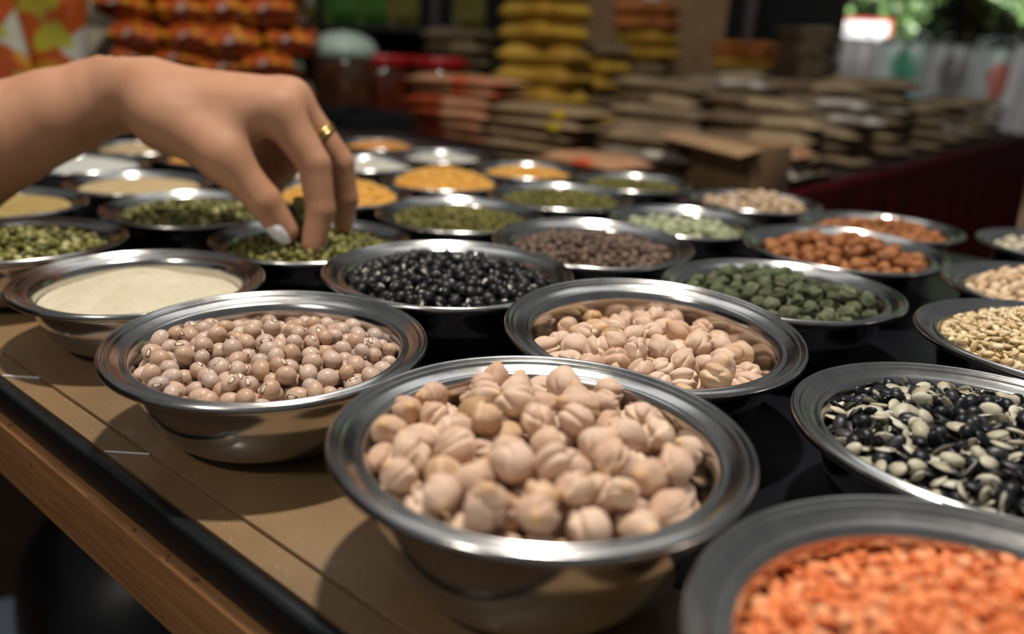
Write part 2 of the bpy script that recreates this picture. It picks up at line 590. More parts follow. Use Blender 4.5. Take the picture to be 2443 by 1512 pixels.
def mound_grid(Rf, top, drop, nr=26, nt=72, seed=0, amp=0.0, freq=300, zwall=-0.03):
    q = np.linspace(0, 1, nr); t = np.linspace(0, 2 * np.pi, nt, endpoint=False)
    X = (q[:, None] * Rf * np.cos(t)).ravel(); Y = (q[:, None] * Rf * np.sin(t)).ravel()
    Z = top(X, Y) - drop
    if amp:
        Z = Z + amp * wob(np.stack([X, Y, 0 * X], 1), seed, freq, 14)
    V = np.stack([X, Y, Z], 1)
    i = np.arange(nr - 1)[:, None] * nt; j = np.arange(nt)[None]; jn = (j + 1) % nt
    Fq = np.stack([i + j, i + nt + j, i + nt + jn, i + jn], -1).reshape(-1, 4)
    return V, Fq


def heap_surface(R, zedge, dome, tx, ty, Rf, lump=0.0, seed=0):
    def top(x, y):
        q = (x * x + y * y) / (Rf * Rf)
        z = zedge + dome * np.clip(1 - q, 0, 1) + tx * x + ty * y
        if lump:
            z = z + lump * wob(np.stack([x, y, 0 * x], 1), seed + 900, 90.0)
        return z
    return top


def fill(key, gname, meshes, rad, zedge, dome, gl, cat, label, group, nind=300, tilt=(0, 0), layers=3.2, lump=0.0,
         joined=None, rest_label=None, jmats=None, flat=None, core_mat=None, Rk=0.80, nmax=1500, pos_extra=None, eff=1.0, hil=None):
    cx, cy, cz, R, btx, bty = BOWL_INFO[key]
    Rf = Rk * R
    zedge += 0.0045
    top = heap_surface(R, zedge, dome, tilt[0] + btx, tilt[1] + bty, Rf, lump, hash(key) % 97 if False else sum(map(ord, key)))
    depth = layers * rad
    base = lambda x, y: top(x, y) - depth - rad
    hb = BOWL_H[key]
    wall = lambda x, y, rr: np.maximum(wall_z(np.hypot(x, y) + rr * 1.0, R, hb) + 0.0003, wall_z(np.hypot(x, y), R, hb) + rr * 1.05) + btx * x + bty * y
    P = fast_deposit(rad * eff, Rf, base, lambda x, y: top(x, y), sum(map(ord, key)), nmax, wall=wall)
    r = np.random.default_rng(sum(map(ord, key)) + 5)
    if pos_extra is not None:
        P = np.concatenate([P, pos_extra])
    # rank: uppermost grains nearest the camera first
    up = P[:, 2] + P[:, 3] - (top(P[:, 0], P[:, 1]) - 2.4 * rad)
    dist = np.sqrt((P[:, 0] + cx) ** 2 + (P[:, 1] + cy) ** 2)
    order = np.lexsort((dist, up < 0))
    ind = order[:nind]; rest = order[nind:]
    for i in ind:
        q = flat_quat(r, flat) if flat is not None else rand_quat(r)
        o = obj(gname, meshes[int(r.integers(len(meshes)))], None, (cx + P[i, 0], cy + P[i, 1], cz + P[i, 2]), label, cat, group)
        o.rotation_mode = 'QUATERNION'; o.rotation_quaternion = q
        s = P[i, 3] / (rad * eff); o.scale = (s, s, s)
        if hil is not None:
            hh = obj('hilum', hil, o)
    # remaining grains and the heap below them: one object
    Vs = []; Fs = []; mis = []; rn = []; off = 0
    jm = joined
    for i in rest:
        V0, F0, mi0 = jm[int(r.integers(len(jm)))]
        q = flat_quat(r, flat) if flat is not None else rand_quat(r)
        s = P[i, 3] / (rad * eff)
        Vs.append((V0 * s) @ qmat(q).T + P[i, :3]); Fs.append(F0 + off); off += len(V0)
        mis.append(mi0); rn.append(np.full(len(V0), r.uniform()))
    Rm = Rf * 0.985
    ta = np.linspace(0, 6.283, 48)
    while Rm > 0.3 * Rf:
        mx, my = Rm * np.cos(ta), Rm * np.sin(ta)
        if (top(mx, my) - depth - rad * 0.5 > wall_z(Rm + 0.0012, R, hb) + btx * mx + bty * my).all():
            break
        Rm *= 0.985
    MV, MF = mound_grid(Rm, top, depth + rad * 0.2, amp=rad * 0.2, freq=2.0 / rad, seed=3)
    MF = np.concatenate([MF[:, [0, 1, 2]], MF[:, [0, 2, 3]]])
    Vs.append(MV); Fs.append(MF + off); mis.append(np.full(len(MF), len(jmats))); rn.append(np.zeros(len(MV)))
    me = new_mesh(gname + '_heap', np.concatenate(Vs), np.concatenate(Fs), True, list(jmats) + [core_mat or jmats[0]], np.concatenate(mis))
    set_attr(me, 'rnd', np.concatenate(rn))
    obj(gname + '_heap', me, None, (cx, cy, cz), rest_label, cat, kind='stuff')
    return len(P)


def J(V, Fc, mi=None):
    return (V, Fc, np.zeros(len(Fc), dtype=int) if mi is None else mi)


# -- chickpeas
def chick_mat(name, stops, crease, tip):
    m = grain_mat(name, stops, 0.62, 0.25, crease, 0.75, 500, 0.16, 0.12)
    N = m.node_tree.nodes; L = m.node_tree.links; b = N['Principled BSDF']
    src = b.inputs['Base Color'].links[0].from_socket
    a = N.new('ShaderNodeAttribute'); a.attribute_name = 'beak'
    f = N.new('ShaderNodeMath'); f.operation = 'MULTIPLY'; f.inputs[1].default_value = 0.65
    L.new(a.outputs['Fac'], f.inputs[0])
    L.new(mixc(N, L, f.outputs[0], src, tip), b.inputs['Base Color'])
    return m


CH = [(0.0, (0.55, 0.345, 0.235)), (0.35, (0.62, 0.425, 0.31)), (0.75, (0.68, 0.495, 0.385)), (0.93, (0.58, 0.375, 0.22)), (1.0, (0.42, 0.26, 0.13))]
M_CHICK = chick_mat('chickpea_skin', CH, (0.76, 0.58, 0.43), (0.62, 0.36, 0.12))
M_CHCORE = plain_mat('chickpea_heap_core', (0.52, 0.33, 0.22), 0.7, nscale=300)  # heap core below the single chickpeas, in their own beige
RCH = 0.0055
chick_me = [mesh_chickpea('chickpea', 11 + k, RCH, M_CHICK, 4, beak=[0.34, 0.2, 0.42, 0.26, 0.38, 0.15, 0.3, 0.48, 0.22, 0.36][k], groove=0.22) for k in range(10)]
chick_j = [J(P * RCH, f) for P, f, _, _ in (chickpea(31 + k, 2) for k in range(3))]
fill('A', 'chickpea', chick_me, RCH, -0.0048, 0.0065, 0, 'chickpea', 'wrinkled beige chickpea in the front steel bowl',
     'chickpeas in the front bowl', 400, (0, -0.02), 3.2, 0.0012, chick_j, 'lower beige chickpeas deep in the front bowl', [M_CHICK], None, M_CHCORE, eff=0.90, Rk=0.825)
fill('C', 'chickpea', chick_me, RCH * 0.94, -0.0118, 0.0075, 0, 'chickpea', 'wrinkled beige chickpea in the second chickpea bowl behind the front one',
     'chickpeas in the second bowl', 400, (0.0, -0.075), 3.2, 0.0016, chick_j, 'lower beige chickpeas deep in the second chickpea bowl', [M_CHICK], None, M_CHCORE, eff=0.90, Rk=0.825)


# -- pinkish beans with an eye
def bean_mat():
    m, N, L, b = mat('pinkish_bean_skin')
    c = ramp(N, L, rnd_val(N, L), [(0, (0.47, 0.30, 0.20)), (0.3, (0.53, 0.365, 0.265)), (0.6, (0.50, 0.37, 0.30)), (0.85, (0.58, 0.43, 0.335)), (1, (0.44, 0.36, 0.32))])
    nz = noise(N, L, 1500, 2, 0.5)
    c = mixc(N, L, 1.0, c, ramp(N, L, nz, [(0.35, (0.86, 0.82, 0.8)), (0.6, (1, 1, 1))]), 'MULTIPLY')
    L.new(c, b.inputs['Base Color']); setp(b, Roughness=0.36)
    b.inputs['Specular IOR Level'].default_value = 0.3
    return m


def hilum_mat():
    m, N, L, b = mat('bean_eye')
    a = N.new('ShaderNodeAttribute'); a.attribute_name = 'ring'
    L.new(ramp(N, L, a.outputs['Fac'], [(0.0, (0.72, 0.62, 0.50)), (0.5, (0.66, 0.54, 0.42)), (0.58, (0.13, 0.05, 0.02)), (0.8, (0.16, 0.06, 0.025)), (0.9, (0.70, 0.56, 0.43)), (1.0, (0.66, 0.48, 0.36))]), b.inputs['Base Color'])
    setp(b, Roughness=0.5)
    return m


M_BEAN = bean_mat(); M_HIL = hilum_mat()
RB = 0.0032
bean_me = []
bean_j = []
for k, (a, b_, c) in enumerate([(1.16, 0.98, 0.95), (1.05, 1.0, 0.97), (1.22, 0.95, 0.93), (1.1, 1.02, 0.92)]):
    V, Fc = ellip(3, a, b_, c, k, 0.015)
    bean_me.append(new_mesh('bean', V * RB, Fc, True, [M_BEAN]))
    V, Fc = ellip(2, a, b_, c, k, 0.015); bean_j.append(J(V * RB, Fc))


def hilum_mesh():
    V = []; ring = []
    n = 16
    for q in np.linspace(0, 1, 7):
        for k in range(n):
            t = 2 * math.pi * k / n
            w = 0.66 * q * math.cos(t); h = 0.36 * q * math.sin(t) * (1 - 0.35 * math.cos(t))
            # on the bean side (+y), slightly proud
            y = math.sqrt(max(0, 1 - w * w - h * h))
            pr = 1.0 + 0.035 * (1 - q ** 4)
            V.append((w * 1.12 * pr, y * 1.0 * pr, h * 0.95 * pr)); ring.append(q)
    Fc = []
    for i in range(6):
        for k in range(n):
            Fc.append((i * n + k, i * n + (k + 1) % n, (i + 1) * n + (k + 1) % n, (i + 1) * n + k))
    me = new_mesh('hilum', np.array(V) * RB, np.array(Fc), True, [M_HIL])
    set_attr(me, 'ring', ring)
    return me


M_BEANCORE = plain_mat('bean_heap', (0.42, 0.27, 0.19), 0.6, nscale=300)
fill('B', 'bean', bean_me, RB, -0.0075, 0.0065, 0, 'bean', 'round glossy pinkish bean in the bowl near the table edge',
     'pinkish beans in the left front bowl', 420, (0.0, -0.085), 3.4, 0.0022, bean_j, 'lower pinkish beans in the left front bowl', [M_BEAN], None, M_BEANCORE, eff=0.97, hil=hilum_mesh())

# -- black gram
M_BLK = grain_mat('black_gram_skin', [(0, (0.008, 0.008, 0.009)), (0.6, (0.014, 0.014, 0.016)), (1, (0.03, 0.029, 0.03))], 0.42, 0.35, (0.55, 0.52, 0.44), 1.0, 800, 0.3)


def eyed(name, r, sx, sy, sz, m, seeds, level=2, eye=0.26):
    out = []
    for s in seeds:
        V, Fc = ellip(level, sx, sy, sz, s, 0.04)
        d = ICO[level][0]
        me = new_mesh(name, V * r, Fc, True, [m])
        e = ((d[:, 1] > 0) & ((d[:, 0] / eye / 1.5) ** 2 + (d[:, 2] / eye / 0.75) ** 2 < 1)).astype(float)
        set_attr(me, 'crease', e)
        out.append(me)
    return out


RE = 0.00275
blk_me = eyed('black_gram_bean', RE, 1.12, 0.98, 0.95, M_BLK, (1, 2, 3), 3, 0.30)
blk_j = [J(*(lambda V, f: (V * RE, f))(*ellip(2, 1.12, .98, .95, k))) for k in (1, 2)]
fill('E', 'black_gram_bean', blk_me, RE, -0.0075, 0.0075, 0, 'bean', 'small black gram bean in the bowl of black beans',
     'black gram beans', 300, (0, -0.02), 3.0, 0.0008, blk_j, 'heap of black gram beans filling the bowl of black beans', [M_BLK], eff=0.97)

# -- wrinkled green peas
M_GRN = grain_mat('green_pea_skin', [(0, (0.078, 0.088, 0.050)), (0.5, (0.125, 0.145, 0.082)), (0.85, (0.165, 0.185, 0.112)), (1, (0.115, 0.095, 0.058))], 0.85, 0.1, (0.05, 0.06, 0.03), 0.5, 500, 0.3)
RG = 0.0040


def wrinkled(name, seed, r, m, level=3, amp=0.09, fr=3.0):
    d, f = ICO[level]
    w = wob(d, seed, fr, 10)
    rad = 1 - amp * np.abs(w)
    me = new_mesh(name, d * rad[:, None] * np.array([1.05, 1.0, 0.93]) * r, f, True, [m])
    set_attr(me, 'crease', np.clip(1 - np.abs(w) * 1.0, 0, 1) * 0.0 + np.clip(np.abs(w) - 0.8, 0, 1))
    return me, J(d * rad[:, None] * r, f)


g = [wrinkled('green_pea', 60 + k, RG, M_GRN, 3, 0.17, 3.6) for k in range(6)]
gj = [wrinkled('green_pea_low', 60 + k, RG, M_GRN, 2)[1] for k in range(3)]
fill('F', 'green_pea', [x[0] for x in g], RG, -0.0075, 0.0085, 0, 'pea', 'wrinkled dark green dried pea in the bowl right of the chickpeas',
     'dark green peas', 330, (0, -0.01), 3.0, 0.0012, gj, 'lower dark green dried peas in their bowl', [M_GRN], eff=0.97)

# -- brown chickpeas, two bowls
M_BRN = chick_mat('brown_chickpea_skin', [(0, (0.19, 0.060, 0.020)), (0.5, (0.30, 0.105, 0.036)), (0.85, (0.37, 0.15, 0.052)), (1, (0.22, 0.085, 0.04))], (0.42, 0.20, 0.08), (0.30, 0.12, 0.04))
RN = 0.0044
brn_me = [mesh_chickpea('brown_chickpea', 81 + k, RN, M_BRN, 3, beak=0.25, groove=0.12) for k in range(4)]
brn_j = [J(P * RN, f) for P, f, _, _ in (chickpea(81 + k, 2) for k in range(3))]
fill('N', 'brown_chickpea', brn_me, RN, -0.0070, 0.0085, 0, 'chickpea', 'reddish brown chickpea in the nearer brown chickpea bowl',
     'brown chickpeas in the nearer bowl', 300, (0, -0.02), 3.0, 0.001, brn_j, 'lower reddish brown chickpeas in the nearer brown bowl', [M_BRN], eff=0.95)
fill('T', 'brown_chickpea', brn_me, RN * 0.9, -0.0080, 0.0070, 0, 'chickpea', 'reddish brown chickpea in the farther brown chickpea bowl',
     'brown chickpeas in the farther bowl', 300, (0, -0.01), 3.0, 0.001, brn_j, 'lower reddish brown chickpeas in the farther brown bowl', [M_BRN], eff=0.95)

# -- grey-brown lentils
M_LEN = grain_mat('grey_lentil_skin', [(0, (0.085, 0.055, 0.038)), (0.5, (0.155, 0.105, 0.075)), (0.8, (0.20, 0.135, 0.105)), (1, (0.24, 0.13, 0.10))], 0.55, 0.3, None, 0, 700, 0.35)
RJ = 0.0023


def simple_kind(name, r, sx, sy, sz, m, lump=0.05):
    me = []; jj = []
    for k in range(3):
        V, Fc = ellip(2, sx, sy, sz, k, lump); me.append(new_mesh(name, V * r, Fc, True, [m]))
        V, Fc = ellip(1, sx, sy, sz, k, lump); jj.append(J(V * r, Fc))
    return me, jj


a, b_ = simple_kind('lentil', RJ, 1.1, 1.05, 0.85, M_LEN)
fill('J', 'lentil', a, RJ, -0.0080, 0.0070, 0, 'lentil', 'small grey-brown lentil in the bowl behind the black beans',
     'grey-brown lentils', 300, (0, -0.02), 3.0, 0.0008, b_, 'heap of small grey-brown lentils filling their bowl', [M_LEN], eff=1.0)

# -- mung beans in the hand's bowl (some are lifted between thumb and finger)
M_MUNG = grain_mat('mung_skin', [(0, (0.055, 0.055, 0.006)), (0.4, (0.110, 0.105, 0.012)), (0.8, (0.185, 0.170, 0.026)), (1, (0.30, 0.28, 0.08))], 0.38, 0.45, (0.55, 0.52, 0.36), 1.0, 600, 0.25)
RM = 0.0021
mung_me = eyed('mung_bean', RM, 1.2, 0.95, 0.92, M_MUNG, (4, 5, 6), 2, 0.22)
mung_j = [J(*(lambda V, f: (V * RM, f))(*ellip(1, 1.2, .95, .92, k))) for k in (1, 2)]
kx, ky, kz = BOWL_INFO['K'][:3]
# a little ridge of beans pushed up between the thumb and the index finger
ridge = []
rr = np.random.default_rng(3)
foot = at(722, 560, 0.463); head = at(716, 478, 0.466)
for k in range(70):
    t = (k // 7) / 9.0
    c = foot + (head - foot) * t
    spread = 0.0065 * (1 - t) + 0.0028
    an = 6.283 * (k % 7) / 7 + t * 3
    ridge.append((c[0] + spread * math.cos(an) * 0.7 - kx, c[1] + spread * math.sin(an) - ky, c[2] - kz, RM))
fill('K', 'mung_bean', mung_me, RM, -0.0085, 0.0075, 0, 'mung bean', 'shiny green mung bean in the bowl the hand reaches into',
     'mung beans in the bowl under the hand', 300, (0.0, -0.02), 3.0, 0.001, mung_j, 'heap of green mung beans filling the bowl under the hand', [M_MUNG], nmax=1900, pos_extra=np.array(ridge))

# -- split black gram: black skins, cream cut faces
M_CREAM = grain_mat('gram_cut_face', [(0, (0.42, 0.38, 0.27)), (0.6, (0.56, 0.52, 0.40)), (1, (0.62, 0.60, 0.50))], 0.5, 0.35, None, 0, 700, 0.2)
M_SKINB = grain_mat('gram_black_skin', [(0, (0.006, 0.007, 0.010)), (0.7, (0.012, 0.013, 0.018)), (1, (0.035, 0.033, 0.035))], 0.4, 0.35, None, 0, 700, 0.2)
RS = 0.0027
spl_me = []; spl_j = []
V, Fc, mi = half_grain(1.2, 0.85, 0.42)
spl_me.append(new_mesh('split_gram', V * RS, Fc, True, [M_SKINB, M_CREAM], mi)); spl_j.append(J(V * RS, Fc, mi))
V2, F2, mi2 = half_grain(1.3, 0.78, 0.36)
spl_me.append(new_mesh('split_gram', V2 * RS, F2, True, [M_SKINB, M_CREAM], mi2)); spl_j.append(J(V2 * RS, F2, mi2))
spl_me.append(new_mesh('split_gram', V * RS, Fc, True, [M_CREAM, M_CREAM], mi)); spl_j.append(J(V * RS, Fc, np.ones_like(mi)))
spl_me += [spl_me[0], spl_me[1], spl_me[0]]; spl_j += [spl_j[0], spl_j[1], spl_j[0]]
V3, F3 = ellip(2, 1.1, 0.9, 0.85, 2)
spl_me.append(new_mesh('split_gram', V3 * RS, F3, True, [M_SKINB])); spl_j.append(J(V3 * RS, F3))
fill('G', 'split_gram', spl_me, RS, -0.0075, 0.0075, 0, 'split bean', 'black skinned split gram with cream cut face in the black and white bowl',
     'split black gram', 300, (0, -0.01), 3.2, 0.0012, spl_j, 'heap of split black and white gram filling its bowl', [M_SKINB, M_CREAM], 0.85, M_SKINB, nmax=2200, eff=0.72)

# one cream half has dropped on the table between the bowls
sg_ = on_plane(1975, 857, ZT)
o = obj('split_gram', spl_me[2], None, (sg_[0], sg_[1], ZT + 0.0004), 'single cream split gram dropped on the black table between the bowls', 'split bean')

# -- cream yellow split grains
M_YEL = grain_mat('cream_split_grain', [(0, (0.62, 0.45, 0.23)), (0.5, (0.72, 0.57, 0.33)), (1, (0.80, 0.68, 0.46))], 0.45, 0.4, None, 0, 700, 0.15, 0.1)
RI = 0.0019
V, Fc, mi = half_grain(1.35, 0.75, 0.6, 8, 3)
V2, F2, mi2 = half_grain(1.2, 0.8, 0.65, 8, 3)
fill('I', 'split_grain', [new_mesh('split_grain', V * RI, Fc, True, [M_YEL]), new_mesh('split_grain', V2 * RI, F2, True, [M_YEL])], RI, -0.0070, 0.0115, 0, 'grain',
     'cream yellow split grain in the bowl at the right edge', 'cream split grains', 300, (0, 0.0), 3.2, 0.0012,
     [J(V * RI, Fc), J(V2 * RI, F2)], 'heap of cream yellow split grains at the right edge', [M_YEL], 0.8, nmax=2400, eff=0.75)

# -- orange lentils
M_ORA = grain_mat('orange_lentil', [(0, (0.72, 0.17, 0.04)), (0.5, (0.84, 0.25, 0.085)), (0.85, (0.88, 0.32, 0.13)), (1, (0.82, 0.42, 0.22))], 0.5, 0.35, None, 0, 600, 0.15, 0.12)
RO = 0.0018
V, Fc, mi = half_grain(1.1, 1.05, 0.6, 8, 3)


def heap_stuff(key, name, J_, rad, zedge, dome, m, label, cat, tilt=(0, 0), flat=None, eff=1.0, nmax=2200, lump=0.0008, layers=2.2):
    fill(key, name, None, rad, zedge, dome, 0, cat, None, None, 0, tilt, layers, lump, J_, label, [m], flat, None, nmax=nmax, eff=eff)


fill('H', 'orange_lentil', [new_mesh('orange_lentil', V * RO, Fc, True, [M_ORA])], RO, -0.0085, 0.0085, 0, 'lentil', 'bright orange split lentil in the near corner bowl',
     'orange lentils', 300, (0.0, -0.02), 2.6, 0.0016, [J(V * RO, Fc)], 'heap of bright orange split lentils filling the near corner bowl', [M_ORA], 0.7, nmax=3000, eff=0.80)

# -- mung and other small grains in the bowls farther back
MU = [J(*(lambda V, f: (V, f))(*ellip(1, 1.2, .95, .92, k))) for k in (1, 2)]
sc = lambda JJ, r: [(V * r, f, mi) for V, f, mi in JJ]
M_MUNG2 = grain_mat('mung_mixed', [(0, (0.06, 0.06, 0.008)), (0.5, (0.14, 0.13, 0.02)), (0.8, (0.30, 0.28, 0.09)), (1, (0.50, 0.46, 0.22))], 0.45, 0.4, None, 0, 600, 0.2)
M_OLIVE = grain_mat('olive_mung', [(0, (0.075, 0.070, 0.010)), (0.6, (0.135, 0.122, 0.020)), (1, (0.22, 0.195, 0.05))], 0.5, 0.35, None, 0, 600, 0.2)
mix_me = eyed('mixed_mung_bean', RM, 1.2, 0.95, 0.92, M_MUNG2, (4, 5, 6), 2, 0.32)
fill('L', 'mixed_mung_bean', mix_me, RM, -0.0085, 0.007, 0, 'mung bean', 'green and cream mung bean in the bowl at the left picture edge',
     'mung beans at the left edge', 150, (0, 0), 2.2, 0.0008, sc(MU, RM), 'heap of green and cream mung beans at the left picture edge', [M_MUNG2], nmax=2200)
fill('M', 'mixed_mung_bean', mix_me, RM, -0.0090, 0.007, 0, 'mung bean', 'green or cream mung bean in the bowl under the wrist',
     'mung beans under the wrist', 150, (0, -0.02), 2.2, 0.0008, sc(MU, RM), 'heap of green mung beans in the bowl under the wrist', [M_MUNG2], nmax=2200)
heap_stuff('O', 'olive_mung_bean', sc(MU, 0.0019), 0.0019, -0.0085, 0.006, M_OLIVE, 'heap of olive mung beans in the bowl right of the fingers', 'mung beans', (0, -0.02))
heap_stuff('P', 'olive_mung_bean', sc(MU, 0.0019), 0.0019, -0.0085, 0.006, M_OLIVE, 'heap of olive mung beans in the bowl behind the lentils', 'mung beans', (0, -0.02))
heap_stuff('V', 'olive_mung_bean', sc(MU, 0.0020), 0.0020, -0.0085, 0.006, M_OLIVE, 'heap of olive mung beans before the noodle packets', 'mung beans')

M_PALE = grain_mat('pale_pea_skin', [(0, (0.24, 0.28, 0.14)), (0.5, (0.36, 0.40, 0.24)), (1, (0.50, 0.52, 0.36))], 0.6, 0.3, None, 0, 500, 0.2, 0.1)
RQ = 0.0032
pm = [wrinkled('pale_pea', 160 + k, RQ, M_PALE, 2) for k in range(4)]
fill('Q', 'pale_pea', [x[0] for x in pm], RQ, -0.0100, 0.007, 0, 'pea', 'pale green dried pea in the bowl before the red cloth',
     'pale green peas', 300, (-0.05, -0.06), 3.0, 0.002, [x[1] for x in pm], 'lower pale green dried peas in their bowl', [M_PALE], eff=0.97)
M_BEI = grain_mat('pale_beige_skin', [(0, (0.40, 0.26, 0.15)), (0.5, (0.54, 0.39, 0.26)), (1, (0.62, 0.48, 0.35))], 0.6, 0.3, None, 0, 500, 0.2)
RU = 0.0040
um = [wrinkled('small_chickpea', 260 + k, RU, M_BEI, 2) for k in range(4)]
fill('U', 'small_chickpea', [x[0] for x in um], RU, -0.006, 0.008, 0, 'chickpea', 'small pale beige chickpea in the back row bowl before the red cloth',
     'small chickpeas in the back row', 300, (0, 0), 3.0, 0.001, [x[1] for x in um], 'lower small beige chickpeas in the back row bowl', [M_BEI], eff=0.97)
M_NUT = grain_mat('peanut_skin', [(0, (0.55, 0.36, 0.20)), (0.5, (0.66, 0.48, 0.30)), (1, (0.72, 0.57, 0.40))], 0.5, 0.35, None, 0, 500, 0.15)
a, b_ = simple_kind('peanut', 0.0032, 1.35, 0.85, 0.8, M_NUT)
fill('S', 'peanut', a, 0.0032, -0.0070, 0.010, 0, 'peanut', 'pale shelled peanut in the bowl at the right picture edge',
     'pale peanuts', 300, (0, 0), 3.0, 0.001, b_, 'lower pale peanuts in their bowl at the right edge', [M_NUT], eff=0.97)
M_CRB = grain_mat('cream_bean_skin', [(0, (0.45, 0.40, 0.28)), (1, (0.60, 0.55, 0.42))], 0.5, 0.35, None, 0, 500, 0.15)
a, b_ = simple_kind('cream_bean', 0.0035, 1.2, 0.95, 0.85, M_CRB)
heap_stuff('Z', 'cream_bean', b_, 0.0035, -0.009, 0.008, M_CRB, 'heap of small cream beans in the far right bowl', 'beans')

M_YDAL = grain_mat('yellow_lentil', [(0, (0.62, 0.30, 0.045)), (0.6, (0.74, 0.40, 0.075)), (1, (0.80, 0.52, 0.17))], 0.5, 0.35, None, 0, 500, 0.15)
M_ODAL = grain_mat('amber_lentil', [(0, (0.60, 0.24, 0.03)), (1, (0.74, 0.38, 0.07))], 0.5, 0.35, None, 0, 500, 0.15)
M_WHT = grain_mat('white_grain', [(0, (0.52, 0.49, 0.42)), (1, (0.70, 0.68, 0.60))], 0.6, 0.3, None, 0, 500, 0.1)
D8 = [J(*ellip(0, 1.1, 1.0, .7, 1)), J(*ellip(0, 1.0, .9, .7, 2))]
for k, dome, m, lab in (('R2', .013, M_YDAL, 'heap of yellow split lentils just behind the fingers'), ('R1', .013, M_YDAL, 'heap of yellow split lentils behind the olive mung bowl'),
                        ('R3', .009, M_YDAL, 'heap of yellow lentils before the noodle packets'), ('X2', .009, M_ODAL, 'heap of orange lentils in the last row'),
                        ('W5', .009, M_ODAL, 'heap of coarse orange grain behind the wrist'), ('W6', .006, M_WHT, 'heap of white rice behind the thumb'),
                        ('X1', .008, M_WHT, 'heap of white puffed rice behind the yellow lentils'), ('X3', .006, M_WHT, 'heap of white grains before the red packets'),
                        ('X4', .006, M_WHT, 'heap of cream grains behind the knuckles')):
    heap_stuff(k, 'grain', sc(D8, 0.0018), 0.0018, -0.006 if dome > 0.01 else -0.0095, dome, m, lab, 'grain', nmax=1500, layers=1.6)


# -- powders
def powder(key, name, m, zedge, dome, label, tilt=(0, 0), amp=0.0004, bulge=None, Rk=0.80):
    cx, cy, cz, R, btx, bty = BOWL_INFO[key]
    Rf = Rk * R
    zedge += 0.0045
    top = heap_surface(R, zedge, dome, tilt[0] + btx, tilt[1] + bty, Rf)
    V, Fq = mound_grid(Rf, top, 0, 70, 180, 5, amp, 160)
    if bulge is not None:
        V[:, 2] += bulge(V[:, 0], V[:, 1])
    V[:, 2] += rng.normal(size=len(V)) * 0.00012
    me = new_mesh(name, V, Fq, True, [m])
    obj(name, me, None, (cx, cy, cz), label, 'meal', kind='stuff')


def powder_mat(name, c1, c2):
    m, N, L, b = mat(name)
    n1 = noise(N, L, 90, 4, 0.6); n2 = noise(N, L, 1800, 2, 0.6)
    c = ramp(N, L, n1, [(0.3, c1), (0.7, c2)])
    c = mixc(N, L, 1.0, c, ramp(N, L, n2, [(0.3, (0.82, 0.80, 0.76)), (0.6, (1, 1, 1))]), 'MULTIPLY')
    L.new(c, b.inputs['Base Color']); setp(b, Roughness=0.8)
    b.inputs['Specular IOR Level'].default_value = 0.2
    bump(N, L, b, n2, 0.6, 0.0006)
    return m


M_SEM = powder_mat('semolina', (0.54, 0.48, 0.345), (0.62, 0.565, 0.43))
M_MEAL = powder_mat('yellow_meal', (0.32, 0.22, 0.075), (0.40, 0.29, 0.11))
M_BEIGE = powder_mat('beige_meal', (0.42, 0.31, 0.16), (0.50, 0.38, 0.22))
M_FLOUR = powder_mat('white_flour', (0.46, 0.46, 0.43), (0.54, 0.54, 0.50))


def semo_bulge(x, y):
    b1 = 0.0055 * np.exp(-(((x + 0.002) / 0.024) ** 2 + ((y - 0.004) / 0.018) ** 2))
    b2 = 0.0034 * np.exp(-(((x - 0.031) / 0.0065) ** 2 + ((y - 0.008) / 0.010) ** 2)) + 0.0036 * np.exp(-(((x - 0.0415) / 0.0045) ** 2 + ((y - 0.004) / 0.010) ** 2))
    return b1 + b2


powder('D', 'semolina', M_SEM, -0.0140, 0.0070, 'smooth heap of cream semolina in the bowl near the table edge', (0.0, -0.03), 0.0004, semo_bulge, 0.79)
powder('W1', 'yellow_meal', M_MEAL, -0.009, 0.006, 'fine yellow-brown meal in the bowl at the left edge')
powder('W2', 'beige_meal', M_BEIGE, -0.009, 0.005, 'fine beige meal in the bowl under the forearm')
powder('W3', 'white_flour', M_FLOUR, -0.008, 0.007, 'fine white flour in the bowl behind the forearm')
powder('W4', 'pale_meal', M_BEIGE, -0.008, 0.006, 'pale yellow meal in the bowl far behind the wrist')


# ------------------------------------------------------------------ the hand
def skin_mat():
    m, N, L, b = mat('skin')
    n1 = noise(N, L, 35, 4, 0.6); n2 = noise(N, L, 700, 3, 0.6)
    c = ramp(N, L, n1, [(0.3, (0.38, 0.185, 0.105)), (0.7, (0.46, 0.245, 0.150))])
    L.new(c, b.inputs['Base Color']); setp(b, Roughness=0.58)
    b.inputs['Specular IOR Level'].default_value = 0.25
    b.inputs['Subsurface Weight'].default_value = 0.18
    b.inputs['Subsurface Radius'].default_value = (1.0, 0.35, 0.2)
    b.inputs['Subsurface Scale'].default_value = 0.004
    bump(N, L, b, n2, 0.18, 0.0006)
    return m


M_SKIN = skin_mat()


def smin(a, b, k):
    h = np.clip(0.5 + 0.5 * (b - a) / k, 0, 1)
    return b + (a - b) * h - k * h * (1 - h)


